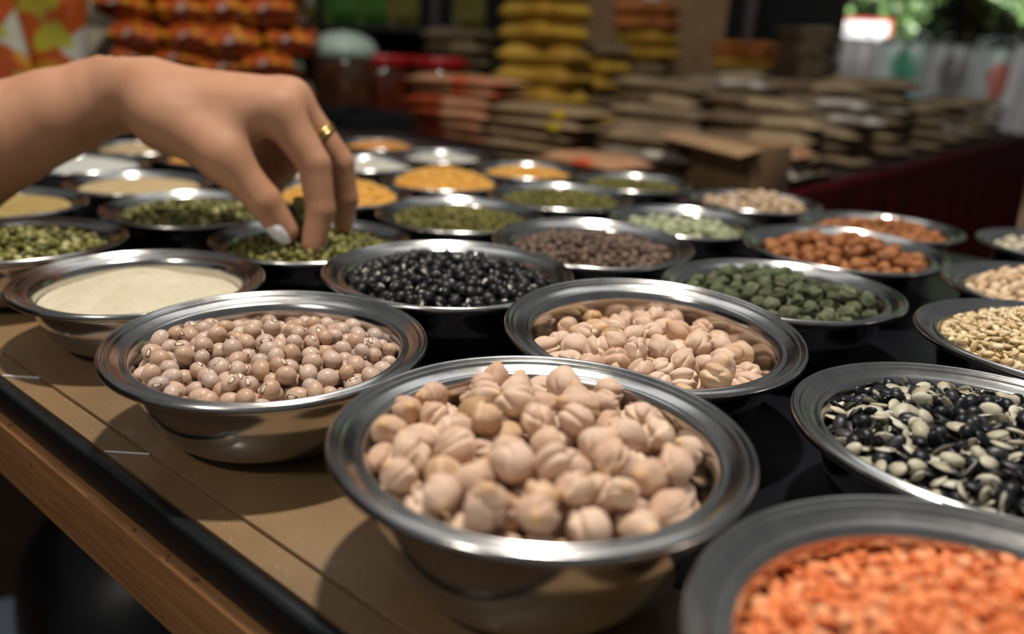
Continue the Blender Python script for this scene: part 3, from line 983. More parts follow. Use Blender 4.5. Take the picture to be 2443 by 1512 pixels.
HJ = {
    'elbow': (-420, 560, .440, .040), 'arm1': (-150, 402, .455, .0345), 'arm0': (0, 326, .468, .0295), 'arm2': (130, 274, .477, .0252),
    'arm3': (235, 236, .485, .0222), 'wrist': (310, 216, .488, .0180),
    'cmc_i': (372, 242, .472, .0160), 'cmc_m': (378, 224, .484, .0163), 'cmc_r': (372, 222, .496, .0145), 'cmc_p': (372, 226, .506, .0130),
    'mcp_i': (668, 266, .462, .0122), 'mcp_m': (692, 238, .481, .0116), 'mcp_r': (676, 228, .498, .0104), 'mcp_p': (640, 230, .512, .0096),
    'pip_i': (750, 392, .457, .0092), 'dip_i': (765, 500, .454, .0083), 'tip_i': (747, 586, .450, .0068),
    'pip_m': (811, 388, .487, .0085), 'dip_m': (824, 474, .488, .0077), 'tip_m': (818, 532, .488, .0064),
    'pip_r': (706, 338, .514, .0086), 'dip_r': (680, 402, .508, .0079), 'tip_r': (652, 440, .497, .0070),
    'pip_p': (648, 336, .526, .0084), 'dip_p': (628, 392, .522, .0074), 'tip_p': (640, 430, .514, .0062),
    'cmc_t': (400, 286, .462, .0155), 'mcp_t': (538, 376, .450, .0122), 'ip_t': (630, 480, .449, .0098), 'tip_t': (681, 550, .452, .0080),
    'web_a': (520, 338, .453, .0085), 'web_b': (618, 268, .462, .0085), 'palm_a': (470, 290, .480, .0135), 'palm_b': (600, 285, .490, .0110),
}
JP = {k: at(v[0], v[1], v[2]) for k, v in HJ.items()}
JR = {k: v[3] for k, v in HJ.items()}
VOX = 0.0014
allp = np.array(list(JP.values()))
lo = allp.min(0) - 0.05; hi = allp.max(0) + 0.02
lo[0] = JP['arm1'][0] - 0.06
nx, ny, nz_ = (np.ceil((hi - lo) / VOX)).astype(int)
gx = (lo[0] + VOX * np.arange(nx)).astype(np.float32); gy = (lo[1] + VOX * np.arange(ny)).astype(np.float32); gz = (lo[2] + VOX * np.arange(nz_)).astype(np.float32)
BIG = np.float32(0.05)


def cone_sdf(ka, kb, X, Y, Z):
    a = JP[ka]; b = JP[kb]; ra = JR[ka]; rb = JR[kb]
    ab = b - a; L2 = float(ab @ ab)
    t = np.clip(((X - a[0]) * ab[0] + (Y - a[1]) * ab[1] + (Z - a[2]) * ab[2]) / L2, 0, 1)
    d = np.sqrt((X - a[0] - t * ab[0]) ** 2 + (Y - a[1] - t * ab[1]) ** 2 + (Z - a[2] - t * ab[2]) ** 2)
    return (d - (ra + (rb - ra) * t)).astype(np.float32)


def chain_field(segs, k=0.003):
    names = [n for s in segs for n in s]
    pts = np.array([JP[n] for n in names]); m = max(JR[n] for n in names) + 0.016
    s0 = np.clip(((pts.min(0) - m - lo) / VOX).astype(int), 0, [nx, ny, nz_]); s1 = np.clip(((pts.max(0) + m - lo) / VOX).astype(int) + 2, 0, [nx, ny, nz_])
    sl = tuple(slice(a, b) for a, b in zip(s0, s1))
    X = gx[sl[0], None, None]; Y = gy[None, sl[1], None]; Z = gz[None, None, sl[2]]
    d = None
    for a, b in segs:
        e = cone_sdf(a, b, X, Y, Z)
        d = e if d is None else smin(d, e, k)
    return sl, d


def into(Fld, sl, d, k):
    Fld[sl] = smin(Fld[sl], d, k)


FLD = np.full((nx, ny, nz_), BIG, dtype=np.float32)
for segs, k in (([('elbow', 'arm1'), ('arm1', 'arm0'), ('arm0', 'arm2'), ('arm2', 'arm3'), ('arm3', 'wrist')], 0.004),
                ([('wrist', 'cmc_i')], 0.010), ([('wrist', 'cmc_m')], 0.010), ([('wrist', 'cmc_r')], 0.010), ([('wrist', 'cmc_p')], 0.010),
                ([('cmc_i', 'mcp_i')], 0.010), ([('cmc_m', 'mcp_m')], 0.009), ([('cmc_r', 'mcp_r')], 0.009), ([('cmc_p', 'mcp_p')], 0.009),
                ([('cmc_i', 'cmc_t')], 0.012), ([('cmc_t', 'mcp_t')], 0.012), ([('palm_a', 'palm_b')], 0.012), ([('web_a', 'web_b')], 0.012)):
    sl, d = chain_field(segs)
    into(FLD, sl, d, k)
fingers = []
for f_, kk in (('i', 0.007), ('m', 0.007), ('r', 0.006), ('p', 0.006)):
    fingers.append((chain_field([('mcp_' + f_, 'pip_' + f_), ('pip_' + f_, 'dip_' + f_), ('dip_' + f_, 'tip_' + f_)], 0.0015), kk))
fingers.append((chain_field([('mcp_t', 'ip_t'), ('ip_t', 'tip_t')], 0.002), 0.010))
palm = FLD.copy()
for (sl, d), kk in fingers:
    e = smin(palm[sl], d, kk)
    FLD[sl] = smin(FLD[sl], e, 0.0008)


def surface_nets(Fl):
    ins = Fl < 0
    c = np.zeros(tuple(n - 1 for n in Fl.shape), dtype=np.int8)
    for dx in (0, 1):
        for dy in (0, 1):
            for dz in (0, 1):
                c += ins[dx:dx + c.shape[0], dy:dy + c.shape[1], dz:dz + c.shape[2]]
    idx = np.argwhere((c > 0) & (c < 8))
    vid = np.full(c.shape, -1, dtype=np.int64)
    vid[tuple(idx.T)] = np.arange(len(idx))
    acc = np.zeros((len(idx), 3)); cnt = np.zeros(len(idx))
    cor = [(dx, dy, dz) for dx in (0, 1) for dy in (0, 1) for dz in (0, 1)]
    for ai in range(8):
        for bi in range(ai + 1, 8):
            a = np.array(cor[ai]); b = np.array(cor[bi])
            if np.abs(a - b).sum() != 1: continue
            fa = Fl[tuple((idx + a).T)]; fb = Fl[tuple((idx + b).T)]
            m = (fa < 0) != (fb < 0)
            t = np.where(m, fa / np.where(m, fa - fb, 1), 0)
            acc += np.where(m[:, None], a + t[:, None] * (b - a), 0); cnt += m
    V = idx + acc / cnt[:, None]
    faces = []
    for ax in range(3):
        s = [slice(1, n - 1) for n in Fl.shape]
        e = np.zeros(3, int); e[ax] = 1
        g = [np.arange(1, n - 1) for n in Fl.shape]; g[ax] = np.arange(0, Fl.shape[ax] - 1)
        A = ins[np.ix_(*g)]
        g2 = list(g); g2[ax] = g[ax] + 1
        B = ins[np.ix_(*g2)]
        p = np.argwhere(A != B)
        if not len(p): continue
        sgn = A[tuple(p.T)]
        q = np.stack([g[k][p[:, k]] for k in range(3)], 1)
        u = np.zeros(3, int); v = np.zeros(3, int); u[(ax + 1) % 3] = 1; v[(ax + 2) % 3] = 1
        ok = np.all(q < np.array(c.shape), 1)
        q = q[ok]; sgn = sgn[ok]
        f = np.stack([vid[tuple((q - u - v).T)], vid[tuple((q - v).T)], vid[tuple(q.T)], vid[tuple((q - u).T)]], 1)
        f = np.where(sgn[:, None], f, f[:, ::-1])
        faces.append(f[(f >= 0).all(1)])
    return V, np.concatenate(faces)


Vh, Fh = surface_nets(FLD)
Vh = Vh * VOX + lo
# relax the voxel steps a little
for _ in range(3):
    s = np.zeros_like(Vh); n_ = np.zeros(len(Vh))
    for a, b in ((0, 1), (1, 2), (2, 3), (3, 0)):
        np.add.at(s, Fh[:, a], Vh[Fh[:, b]]); np.add.at(s, Fh[:, b], Vh[Fh[:, a]])
        np.add.at(n_, Fh[:, a], 1); np.add.at(n_, Fh[:, b], 1)
    Vh = Vh * 0.5 + 0.5 * s / np.maximum(n_, 1)[:, None]
hand_org = np.array([JP['arm1'][0], JP['arm1'][1], ZT])
hand = obj('person', new_mesh('person', Vh - hand_org, Fh, True, [M_SKIN]), None, tuple(hand_org),
           'bare forearm and hand reaching in from the left, fingers dipped into green mung beans', 'person')

M_NAIL = plain_mat('white_nail_polish', (0.74, 0.73, 0.78), 0.2, nscale=100, namt=0.05, bumpamt=0.0, coat=0.5)


def nail(tipk, basek, facing, length, width_ang, back):
    a = Vector(JP[basek]); b = Vector(JP[tipk])
    d = (b - a).normalized()
    f = Vector(facing); f = (f - d * f.dot(d)).normalized(); s = d.cross(f)
    V = []; nu, nv = 13, 14
    for i in range(nv):
        v = i / (nv - 1)
        c = b + d * (-back + length * v)
        t = (c - a).dot(d) / (b - a).length
        rad = JR[basek] + (JR[tipk] - JR[basek]) * min(t, 1.0) + 0.0004
        over = max(0, (c - b).dot(d))
        rad = max(0.0035, rad - over * 0.28)
        e = min(1.0, (1 - abs(2 * v - 1) ** 5))
        e = (0.86 + 0.14 * e) if v > 0.5 else (0.55 + 0.45 * e)
        for j in range(nu):
            th = math.radians(width_ang) * e * (2 * j / (nu - 1) - 1)
            V.append(c + (f * math.cos(th) + s * math.sin(th)) * rad - Vector(hand_org))
    n1 = len(V)
    V += [v - f * 0.0009 for v in V]
    Fc = []
    for i in range(nv - 1):
        for j in range(nu - 1):
            p = i * nu + j
            Fc.append((p, p + 1, p + nu + 1, p + nu)); Fc.append((n1 + p, n1 + p + nu, n1 + p + nu + 1, n1 + p + 1))
    rim = [j for j in range(nu)] + [i * nu + nu - 1 for i in range(1, nv)] + [(nv - 1) * nu + j for j in range(nu - 2, -1, -1)] + [i * nu for i in range(nv - 2, 0, -1)]
    for k in range(len(rim)):
        p, q = rim[k], rim[(k + 1) % len(rim)]
        Fc.append((p, n1 + p, n1 + q, q))
    o = obj('fingernail', new_mesh('fingernail', [tuple(v) for v in V], Fc, True, [M_NAIL]), hand, label='white painted thumbnail' if tipk == 'tip_t' else None)
    return o


nail('tip_t', 'ip_t', (-0.62, -0.62, -0.10), 0.0135, 58, 0.0075)
nail('tip_i', 'dip_i', (0.45, 0.9, 0.1), 0.0105, 52, 0.0062)
nail('tip_m', 'dip_m', (0.5, 0.85, 0.1), 0.0100, 52, 0.0060)
nail('tip_r', 'dip_r', (-0.4, -0.1, -0.7), 0.0095, 50, 0.0055)
nail('tip_p', 'dip_p', (-0.4, -0.1, -0.7), 0.0085, 50, 0.0050)

# ring on the second finger
m, N, L, b = mat('gold'); setp(b, Metallic=1.0, Roughness=0.22)
L.new(ramp(N, L, noise(N, L, 900, 2), [(0.3, (0.62, 0.38, 0.13)), (0.7, (0.80, 0.55, 0.22))]), b.inputs['Base Color'])
M_GOLD = m
a = Vector(JP['mcp_m']); b_ = Vector(JP['pip_m'])
t = 0.56
rc = a.lerp(b_, t); rd = (b_ - a).normalized(); rrad = JR['mcp_m'] + (JR['pip_m'] - JR['mcp_m']) * t + 0.0002
ringo = empty('finger_ring', tuple(rc), 'thin double gold ring with a small bead on the finger behind the index finger', 'ring')
ringo.rotation_mode = 'QUATERNION'; ringo.rotation_quaternion = rd.to_track_quat('Z', 'Y')
for dz, rr_ in ((-0.0011, 0.00085), (0.0012, 0.00075)):
    pr = [(rrad + rr_ * (0.6 + math.cos(x)), dz + rr_ * 1.15 * math.sin(x)) for x in np.linspace(0, 2 * math.pi, 13)]
    V, Fq = lathe(pr, 56)
    obj('ring_band', new_mesh('ring_band', V, Fq, True, [M_GOLD]), ringo)
q = ringo.rotation_quaternion.inverted() @ Vector((0.05, -1, 0.1)); q.z = 0; q.normalize()
V, Fc = ellip(2, 0.0015, 0.0015, 0.0015, 1, 0.0)
obj('ring_bead', new_mesh('ring_bead', V, Fc, True, [M_GOLD]), ringo, tuple(q * (rrad + 0.0016)))


# ------------------------------------------------------------------ behind the bowls: counter, cloth and packets
cnt = empty('back_counter', am(1.2, 0.76, 0), 'dark counter behind the bowls carrying stacks of packets', 'counter', rz=math.atan2(-AX[1], -AX[0]))
M_CNT = plain_mat('counter_top_brown', (0.014, 0.003, 0.003), 0.9, nscale=20)
obj('counter_top', box_mesh('counter_top', (-0.9, 0, ZT - 0.03), (0.82, 1.80, ZT - 0.001), [M_CNT], 0.003), cnt)
for lx in (-0.82, 0.74):
    for ly in (0.06, 1.73):
        obj('leg', box_mesh('leg', (lx - 0.03, ly - 0.03, 0), (lx + 0.03, ly + 0.03, ZT - 0.03), [M_DARK], 0.004), cnt)


def cloth_mat(name, c):
    m, N, L, b = mat(name)
    n1 = noise(N, L, 25, 4, 0.6)
    L.new(ramp(N, L, n1, [(0.3, tuple(x * 0.75 for x in c)), (0.7, c)]), b.inputs['Base Color'])
    setp(b, Roughness=0.8); b.inputs['Specular IOR Level'].default_value = 0.1
    bump(N, L, b, noise(N, L, 900, 2), 0.2, 0.0005)
    return m


M_RED = cloth_mat('dark_red_cloth', (0.060, 0.0015, 0.003))
nu, nv = 120, 22
V = []
for i in range(nu):
    m_ = 0.76 + 1.80 * i / (nu - 1)
    for j in range(nv):
        v = j / (nv - 1)
        drop = 0.30 * v
        wv = 0.012 * v * math.sin(m_ * 42) + 0.006 * v * math.sin(m_ * 97 + 1)
        V.append(am(0.376 - 0.006 - wv - 0.01 * v, m_, ZT + 0.002 - drop))
Fc = [(i * nv + j, i * nv + j + 1, (i + 1) * nv + j + 1, (i + 1) * nv + j) for i in range(nu - 1) for j in range(nv - 1)]
me = new_mesh('red_cloth', V, Fc, True, [M_RED])
o = obj('red_cloth', me, None, None, 'dark red cloth hanging from the side of the packet counter', 'cloth')
md = o.modifiers.new('thickness', 'SOLIDIFY'); md.thickness = 0.002


def pillow(name, Lx, Wy, T, seed, mats, nu=30, nv=18, crimp=0.07, wr=1.0):
    """filled flat packet with crimped ends, lying on z = 0"""
    u = np.linspace(-1, 1, nu); v = np.linspace(-1, 1, nv)
    U, Vv = np.meshgrid(u, v, indexing='ij')
    body = np.clip((1 - np.abs(U)) / crimp - 1.0, 0, None) * crimp / (1 - crimp)
    a = 1 - (1 - np.clip(body * 2.6, 0, 1)) ** 2.2
    c = np.clip(1 - np.abs(Vv) ** 5, 0, 1) ** 0.5
    P2 = np.stack([U.ravel(), Vv.ravel(), 0 * U.ravel()], 1)
    w1 = wob(P2, seed, 5.0).reshape(U.shape) * 0.09 * wr; w2 = wob(P2, seed + 9, 5.0).reshape(U.shape) * 0.05 * wr
    side = 1 - 0.05 * a * 0 - 0.06 * (np.abs(U) > 1 - crimp) * 0
    X = U * Lx / 2 * (1 + 0.012 * np.sin(Vv * 40 + seed) * (np.abs(U) > 1 - crimp))
    Y = Vv * Wy / 2 * (0.93 + 0.07 * a)
    top = T * (0.5 + 0.5 * a * c * (1 + w1)); bot = T * (0.5 - 0.5 * a * c * (1 - np.abs(w2)))
    crn = 0.004 * T * np.sin(U * 260)
    Vt = np.stack([X, Y, top + 0.0006 + crn], -1).reshape(-1, 3); Vb = np.stack([X, Y, bot - 0.0002], -1).reshape(-1, 3)
    n = nu * nv
    i, j = np.meshgrid(np.arange(nu - 1), np.arange(nv - 1), indexing='ij')
    p = (i * nv + j).ravel()
    Ft = np.stack([p, p + nv, p + nv + 1, p + 1], 1); Fb = np.stack([n + p, n + p + 1, n + p + nv + 1, n + p + nv], 1)
    rim = [j for j in range(nv)] + [i * nv + nv - 1 for i in range(1, nu)] + [(nu - 1) * nv + j for j in range(nv - 2, -1, -1)] + [i * nv for i in range(nu - 2, 0, -1)]
    rim = np.array(rim); rn = np.roll(rim, -1)
    Fr = np.stack([rim, rn, n + rn, n + rim], 1)
    V = np.concatenate([Vt, Vb]); V[:, 2] = np.maximum(V[:, 2], 0.0)
    me = new_mesh(name, V, np.concatenate([Ft, Fb, Fr]), True, mats)
    return me


def pack_mat(name, base, spots=(), scale=14, rough=0.24, coat=0.08, stripes=None):
    """printed plastic film: base colour with blobs of print, or stripes of what is inside"""
    m, N, L, b = mat(name)
    c = ramp(N, L, noise(N, L, 40, 4, 0.6), [(0.3, tuple(x * 0.72 for x in base)), (0.7, base)])
    if stripes:
        v = scaled(N, L, 3, 60, 120)
        g = noise(N, L, 5, 3, 0.6, v)
        c = mixc(N, L, ramp(N, L, g, [(0.4, (0, 0, 0)), (0.6, (1, 1, 1))]), c, stripes)
    oi = N.new('ShaderNodeObjectInfo'); tc = N.new('ShaderNodeTexCoord')
    for k, (sc_, lo_, hi_) in enumerate(spots):
        ad = N.new('ShaderNodeVectorMath'); ad.operation = 'ADD'; ad.inputs[1].default_value = (k * 3.1, k * 1.7, k * 2.3)
        L.new(tc.outputs['Object'], ad.inputs[0])
        f = noise(N, L, scale, 1, 0.4, ad.outputs[0])
        c = mixc(N, L, ramp(N, L, f, [(lo_, (0, 0, 0)), (hi_, (1, 1, 1))]), c, sc_)
    L.new(c, b.inputs['Base Color']); setp(b, Roughness=rough + 0.3); b.inputs['Specular IOR Level'].default_value = 0.2
    b.inputs['Coat Weight'].default_value = coat; b.inputs['Coat Roughness'].default_value = rough
    bump(N, L, b, noise(N, L, 70, 3), 0.35, 0.003)
    return m


ORD = ['topmost', 'second down', 'third down', 'fourth down', 'fifth down', 'sixth down', 'seventh down', 'eighth down', 'ninth down', 'tenth down']
ROT = math.atan2(-AX[1], -AX[0])


def stack(px, py, n, Lx, Wy, T, mats, name, label, cat, group, rot=0.0, jx=0.008, jr=0.14, lab_mat=None, depth=None, zbase=None, amc=None):
    """n packets lying on one another; px, py is where the stack stands on the counter"""
    p = on_plane(px, py, ZT) if depth is None else at(px, py, depth)
    if amc is not None: p = np.array(am(amc[0], amc[1], ZT))
    if zbase is not None: p[2] = zbase
    z = ZT if zbase is None else zbase
    for k in range(n):
        m = mats[k % len(mats)]
        sd = random.randint(0, 999)
        me = pillow(name, Lx, Wy, T, sd, [m])
        o = obj(name, me, None, (p[0] + random.uniform(-jx, jx), p[1] + random.uniform(-jx, jx), z),
                '%s, %s in %s' % (label, ORD[n - 1 - k], group) if n > 1 else label, cat, 'packets in ' + group if n > 1 else None)
        o.rotation_euler = (0, 0, ROT + rot + random.uniform(-jr, jr))
        if lab_mat is not None and (n - 1 - k) in lab_mat[1]:
            lw, lh = lab_mat[2]
            lm = box_mesh('label', (-lw / 2, -Wy * 0.5 - 0.0012, T * 0.25), (lw / 2, -Wy * 0.47, T * 0.8), [lab_mat[0]], 0.0004)
            lo_ = obj('label', lm, o, (lab_mat[3], 0, 0))
        z += T * 0.93


P_RED = pack_mat('red_orange_packet', (0.30, 0.050, 0.014), [((0.42, 0.22, 0.12), 0.58, 0.66)], 12)
P_TAN = pack_mat('tan_packet', (0.40, 0.21, 0.11), [((0.42, 0.06, 0.02), 0.62, 0.68)], 12)
P_NOOD = pack_mat('noodle_packet', (0.27, 0.19, 0.105), (), stripes=(0.14, 0.09, 0.045))
P_BEIGE = pack_mat('beige_packet', (0.20, 0.145, 0.082), [((0.13, 0.09, 0.05), 0.5, 0.62)], 16)
P_GREY = pack_mat('greyish_packet', (0.17, 0.135, 0.10), [((0.36, 0.33, 0.28), 0.6, 0.68), ((0.10, 0.06, 0.035), 0.60, 0.68)], 18)
P_BROWN = pack_mat('brown_packet', (0.105, 0.066, 0.036), [((0.22, 0.16, 0.09), 0.55, 0.65)], 16)
P_YEL = pack_mat('yellow_packet', (0.52, 0.32, 0.045), [((0.34, 0.18, 0.02), 0.55, 0.68)], 10)
P_ORB = pack_mat('orange_brown_packet', (0.42, 0.14, 0.030), [((0.22, 0.07, 0.015), 0.58, 0.68)], 10)
P_ORA = pack_mat('orange_snack_packet', (0.42, 0.072, 0.010), [((0.55, 0.24, 0.02), 0.53, 0.57), ((0.34, 0.31, 0.28), 0.60, 0.64), ((0.16, 0.02, 0.01), 0.60, 0.64)], 26, 0.12, 0.8)
P_ORB2 = pack_mat('orange_big_packet', (0.42, 0.075, 0.010), [((0.50, 0.22, 0.02), 0.55, 0.59), ((0.44, 0.43, 0.37), 0.59, 0.62), ((0.36, 0.33, 0.03), 0.60, 0.64)], 19, 0.12, 0.8)
P_CRM = pack_mat('cream_packet', (0.55, 0.49, 0.36), [((0.50, 0.40, 0.10), 0.64, 0.70)], 14)
P_GREEN = pack_mat('green_packet', (0.06, 0.20, 0.025), [((0.25, 0.34, 0.10), 0.56, 0.64)], 12)
P_LIME = pack_mat('yellow_green_packet', (0.22, 0.19, 0.035), [((0.35, 0.33, 0.22), 0.6, 0.66)], 12)
M_LAB = plain_mat('yellow_label', (0.45, 0.33, 0.02), 0.4, nscale=50)
M_LABR = plain_mat('red_label', (0.40, 0.03, 0.03), 0.4, nscale=50)

# nearer stacks
stack(1108, 333, 6, 0.20, 0.10, 0.0182, [P_RED, P_RED, P_RED, P_RED, P_TAN, P_TAN], 'vermicelli_packet', 'red and tan vermicelli packet', 'packet', 'the red stack behind the bowls')
stack(1305, 390, 5, 0.165, 0.09, 0.0165, [P_NOOD], 'noodle_packet', 'clear packet of beige noodles', 'packet', 'the beige noodle stack', jr=0.07, lab_mat=(M_LAB, (0, 1), (0.02, 0.01), 0.045))
stack(0, 0, 2, 0.125, 0.08, 0.0165, [P_GREY, P_TAN], 'grain_packet', 'small clear packet with pink print', 'packet', 'the low pile before the cardboard box', amc=(0.55, 0.805))
stack(0, 0, 3, 0.13, 0.085, 0.021, [P_BEIGE, P_GREY, P_BEIGE], 'grain_packet', 'clear packet of pale noodles', 'packet', 'the pile left of the cardboard box', jr=0.06, amc=(0.53, 0.895))
stack(0, 0, 2, 0.09, 0.075, 0.026, [P_GREY, P_TAN], 'grain_packet', 'clear packet with red print', 'packet', 'the low pile at the red cloth corner', amc=(0.428, 0.995))
stack(0, 0, 3, 0.10, 0.08, 0.026, [P_GREY], 'white_pouch', 'greyish white grain pouch', 'packet', 'the last pile above the red cloth', jr=0.4, amc=(0.46, 2.30))
stack(1760, 292, 9, 0.16, 0.10, 0.023, [P_BROWN, P_BEIGE, P_BEIGE, P_BROWN, P_BEIGE, P_BROWN, P_YEL, P_ORB, P_ORB], 'spice_packet', 'orange brown or beige packet', 'packet', 'the back pile with orange packets on top')
stack(1900, 285, 10, 0.17, 0.10, 0.026, [P_BROWN], 'spice_packet', 'dark brown packet', 'packet', 'the tall dark stack beside the white sign')
stack(1290, 308, 8, 0.175, 0.12, 0.042, [P_YEL], 'yellow_packet', 'puffy yellow packet', 'packet', 'the tall yellow stack', jr=0.3)
stack(1400, 300, 5, 0.15, 0.10, 0.036, [P_YEL, P_BEIGE, P_YEL], 'yellow_packet', 'flat yellow packet', 'packet', 'the lower pile right of the yellow stack', jr=0.3)
stack(1520, 286, 8, 0.16, 0.11, 0.036, [P_BROWN, P_BEIGE, P_ORB, P_BROWN, P_YEL, P_YEL, P_ORB, P_ORB], 'spice_packet', 'orange brown spice packet', 'packet', 'the tall orange brown stack', jr=0.25)
stack(1090, 262, 6, 0.17, 0.11, 0.034, [P_BROWN, P_BEIGE], 'flour_bag', 'dusty beige bag', 'bag', 'the beige stack behind the red lids', jr=0.3)
# rows of long grain and noodle packets filling the counter above the red cloth
NUM = ['first', 'second', 'third', 'fourth', 'fifth', 'sixth', 'seventh', 'eighth', 'ninth', 'tenth', 'eleventh', 'twelfth']
KIND = [(P_BEIGE, 'beige grain'), (P_BROWN, 'brown grain'), (P_NOOD, 'noodles'), (P_GREY, 'mixed grain')]
rp = random.Random(21)
for row in range(1, 13):
    m_ = 0.872 + 0.105 * row
    first = 0.56 if row == 1 else 0.475 + 0.05 * (row % 2)
    pile = 0
    for cidx in range(6):
        a_ = first + 0.163 * cidx
        P = am(a_, m_)
        d_ = np.array([P[0], P[1], ZT - CAMZ])
        pxx = W / 2 + F * (d_ @ CR) / (d_ @ _fw)
        if pxx < (1425 if row < 4 else 1560 if row < 7 else 1930): break
        T = rp.uniform(0.0195, 0.024)
        n = 2 + row - (1 if cidx == 0 else 0) + (1 if rp.random() < 0.4 else 0)
        n = max(2, min(n, 6)) if row < 7 else rp.choice((3, 4, 4))
        z = ZT
        for k in range(n):
            mt, what = KIND[0 if row == 0 else rp.choice((0, 1, 1, 2, 3, 1))]
            me = pillow('grain_packet', rp.uniform(0.155, 0.175), 0.088, T, rp.randint(0, 999), [mt], wr=1.3)
            o = obj('grain_packet', me, None, (P[0] + rp.uniform(-.012, .012), P[1] + rp.uniform(-.012, .012), z),
                    'long clear packet of %s, %s in %s pile from red cloth, %s row' % (what, ORD[n - 1 - k], NUM[pile], NUM[row - 1]), 'packet', 'long packets in rows above the red cloth')
            o.rotation_euler = (rp.uniform(-.05, .05), rp.uniform(-.06, .06), ROT + rp.uniform(-.22, .22))
            z += T * 0.94
        pile += 1

# cardboard box
M_CARD = plain_mat('cardboard', (0.26, 0.155, 0.075), 0.75, nscale=30)
bx = am(0.422, 0.905, ZT)
cb = empty('cardboard_box', (bx[0], bx[1], ZT), 'small open cardboard box between the grain packets', 'box', rz=ROT - 0.1)
for nm, lo_, hi_ in (('base', (-0.045, -0.04, 0), (0.045, 0.04, 0.003)), ('side', (-0.045, -0.04, 0.003), (0.045, -0.037, 0.055)), ('side', (-0.045, 0.037, 0.003), (0.045, 0.04, 0.055)),
                     ('side', (-0.045, -0.037, 0.003), (-0.042, 0.037, 0.055)), ('side', (0.042, -0.037, 0.003), (0.045, 0.037, 0.055))):
    obj(nm, box_mesh(nm, lo_, hi_, [M_CARD], 0.0006), cb)
fp = obj('flap', box_mesh('flap', (-0.06, -0.045, 0), (0.05, 0.0, 0.003), [M_CARD], 0.0006), cb, (0, -0.036, 0.056))
fp.rotation_euler = (0.12, 0.10, 0)

# large brown carton far back
bx = at(1550, 120, 2.55)
cb = empty('large_carton', (bx[0], bx[1], ZT), 'large brown carton at the back behind the orange brown stack', 'box', rz=ROT * 0.3)
obj('carton_body', box_mesh('carton_body', (-0.21, -0.12, 0), (0.21, 0.12, 0.44), [M_CARD], 0.002), cb)
obj('tape', box_mesh('tape', (-0.025, -0.1215, 0), (0.025, -0.1201, 0.4405), [M_CLEAR]), cb)


# jars with red lids, tub with pale lid
def jar(px, py, depth, R, hbody, lid_m, body_m, label, lid_h=0.022, dome=0.0, z0=None):
    p = at(px, py, depth)
    j = empty('plastic_jar', (p[0], p[1], ZT), label, 'jar')
    pr = [(0, 0), (R * 0.9, 0), (R * 0.97, 0.006), (R, 0.02), (R, hbody - 0.02), (R * 0.97, hbody - 0.008), (R * 0.9, hbody), (0, hbody)]
    V, Fq = lathe(pr, 48); obj('jar_body', new_mesh('jar_body', V, Fq, True, [body_m]), j)
    z = hbody
    pr = [(0, z), (R * 0.98, z), (R * 1.03, z + 0.003), (R * 1.03, z + lid_h - 0.004), (R, z + lid_h), (R * 0.85, z + lid_h + dome * 0.45), (R * 0.5, z + lid_h + dome * 0.85), (0, z + lid_h + dome)]
    V, Fq = lathe(pr, 48); obj('lid', new_mesh('lid', V, Fq, True, [lid_m]), j)
    return j


M_LIDR = plain_mat('red_plastic_lid', (0.36, 0.012, 0.012), 0.3, nscale=30, coat=0.4)
M_LIDG = plain_mat('pale_green_lid', (0.40, 0.50, 0.42), 0.35, nscale=30, coat=0.3)
M_JAR = plain_mat('dark_red_pickle', (0.070, 0.012, 0.006), 0.12, nscale=40, namt=0.6, coat=1.0)
M_JAR2 = plain_mat('brown_pickle', (0.055, 0.022, 0.010), 0.12, nscale=40, namt=0.5, coat=1.0)
for px, lid, body, lab, dm, hb in ((822, M_LIDG, M_JAR2, 'clear tub of dark pickle with a domed pale green lid', 0.030, 0.118), (915, M_LIDR, M_JAR, 'clear jar of dark red pickle with red lid beside the pale tub', 0.0, 0.105),
                               (1048, M_LIDR, M_JAR, 'clear jar of dark red pickle with red lid beside the yellow stack', 0.0, 0.105)):
    jar(px, 200, 1.78 if lid is M_LIDR else 1.74, 0.060 if lid is M_LIDR else 0.066, hb, lid, body, lab, dome=dm)

# dark trays in front of the jars
M_TRAY = plain_mat('black_tray', (0.012, 0.013, 0.016), 0.35, nscale=40)
tp = on_plane(845, 300, ZT)
tr = empty('black_tray', (tp[0], tp[1], ZT), 'shallow black tray before the pickle jars', 'tray', rz=ROT)
obj('tray_base', box_mesh('tray_base', (-0.10, -0.07, 0), (0.10, 0.07, 0.004), [M_TRAY], 0.001), tr)
for lo_, hi_ in (((-0.10, -0.07, 0.004), (0.10, -0.065, 0.028)), ((-0.10, 0.065, 0.004), (0.10, 0.07, 0.028)), ((-0.10, -0.065, 0.004), (-0.095, 0.065, 0.028)), ((0.095, -0.065, 0.004), (0.10, 0.065, 0.028))):
    obj('tray_side', box_mesh('tray_side', lo_, hi_, [M_TRAY], 0.001), tr)

# wall of orange snack packets on the left
COLN = ['leftmost', 'second', 'third', 'rightmost']
ro_ = random.Random(5)
for c, px in enumerate((360, 466, 572, 676)):
    p = at(px, 200, 1.36)
    n = (7, 7, 6, 6)[c]
    z = ZT
    for k in range(n):
        T = ro_.uniform(0.040, 0.046)
        me = pillow('snack_packet', 0.13, ro_.uniform(0.076, 0.084), T, ro_.randint(0, 999), [P_ORA], wr=2.2)
        o = obj('snack_packet', me, None, (p[0] + (0.012 if k % 2 else -0.010) + ro_.uniform(-.006, .006), p[1] + ro_.uniform(-.012, .012), z),
                'glossy orange snack packet, %s in the %s orange column' % (ORD[n - 1 - k], COLN[c]), 'packet', 'orange snack packets in the stacked wall')
        o.rotation_euler = (ro_.uniform(-.09, .09), ro_.uniform(-.10, .10), math.pi / 2 + ro_.uniform(-.35, .25) + 0.15)
        z += T * 0.93
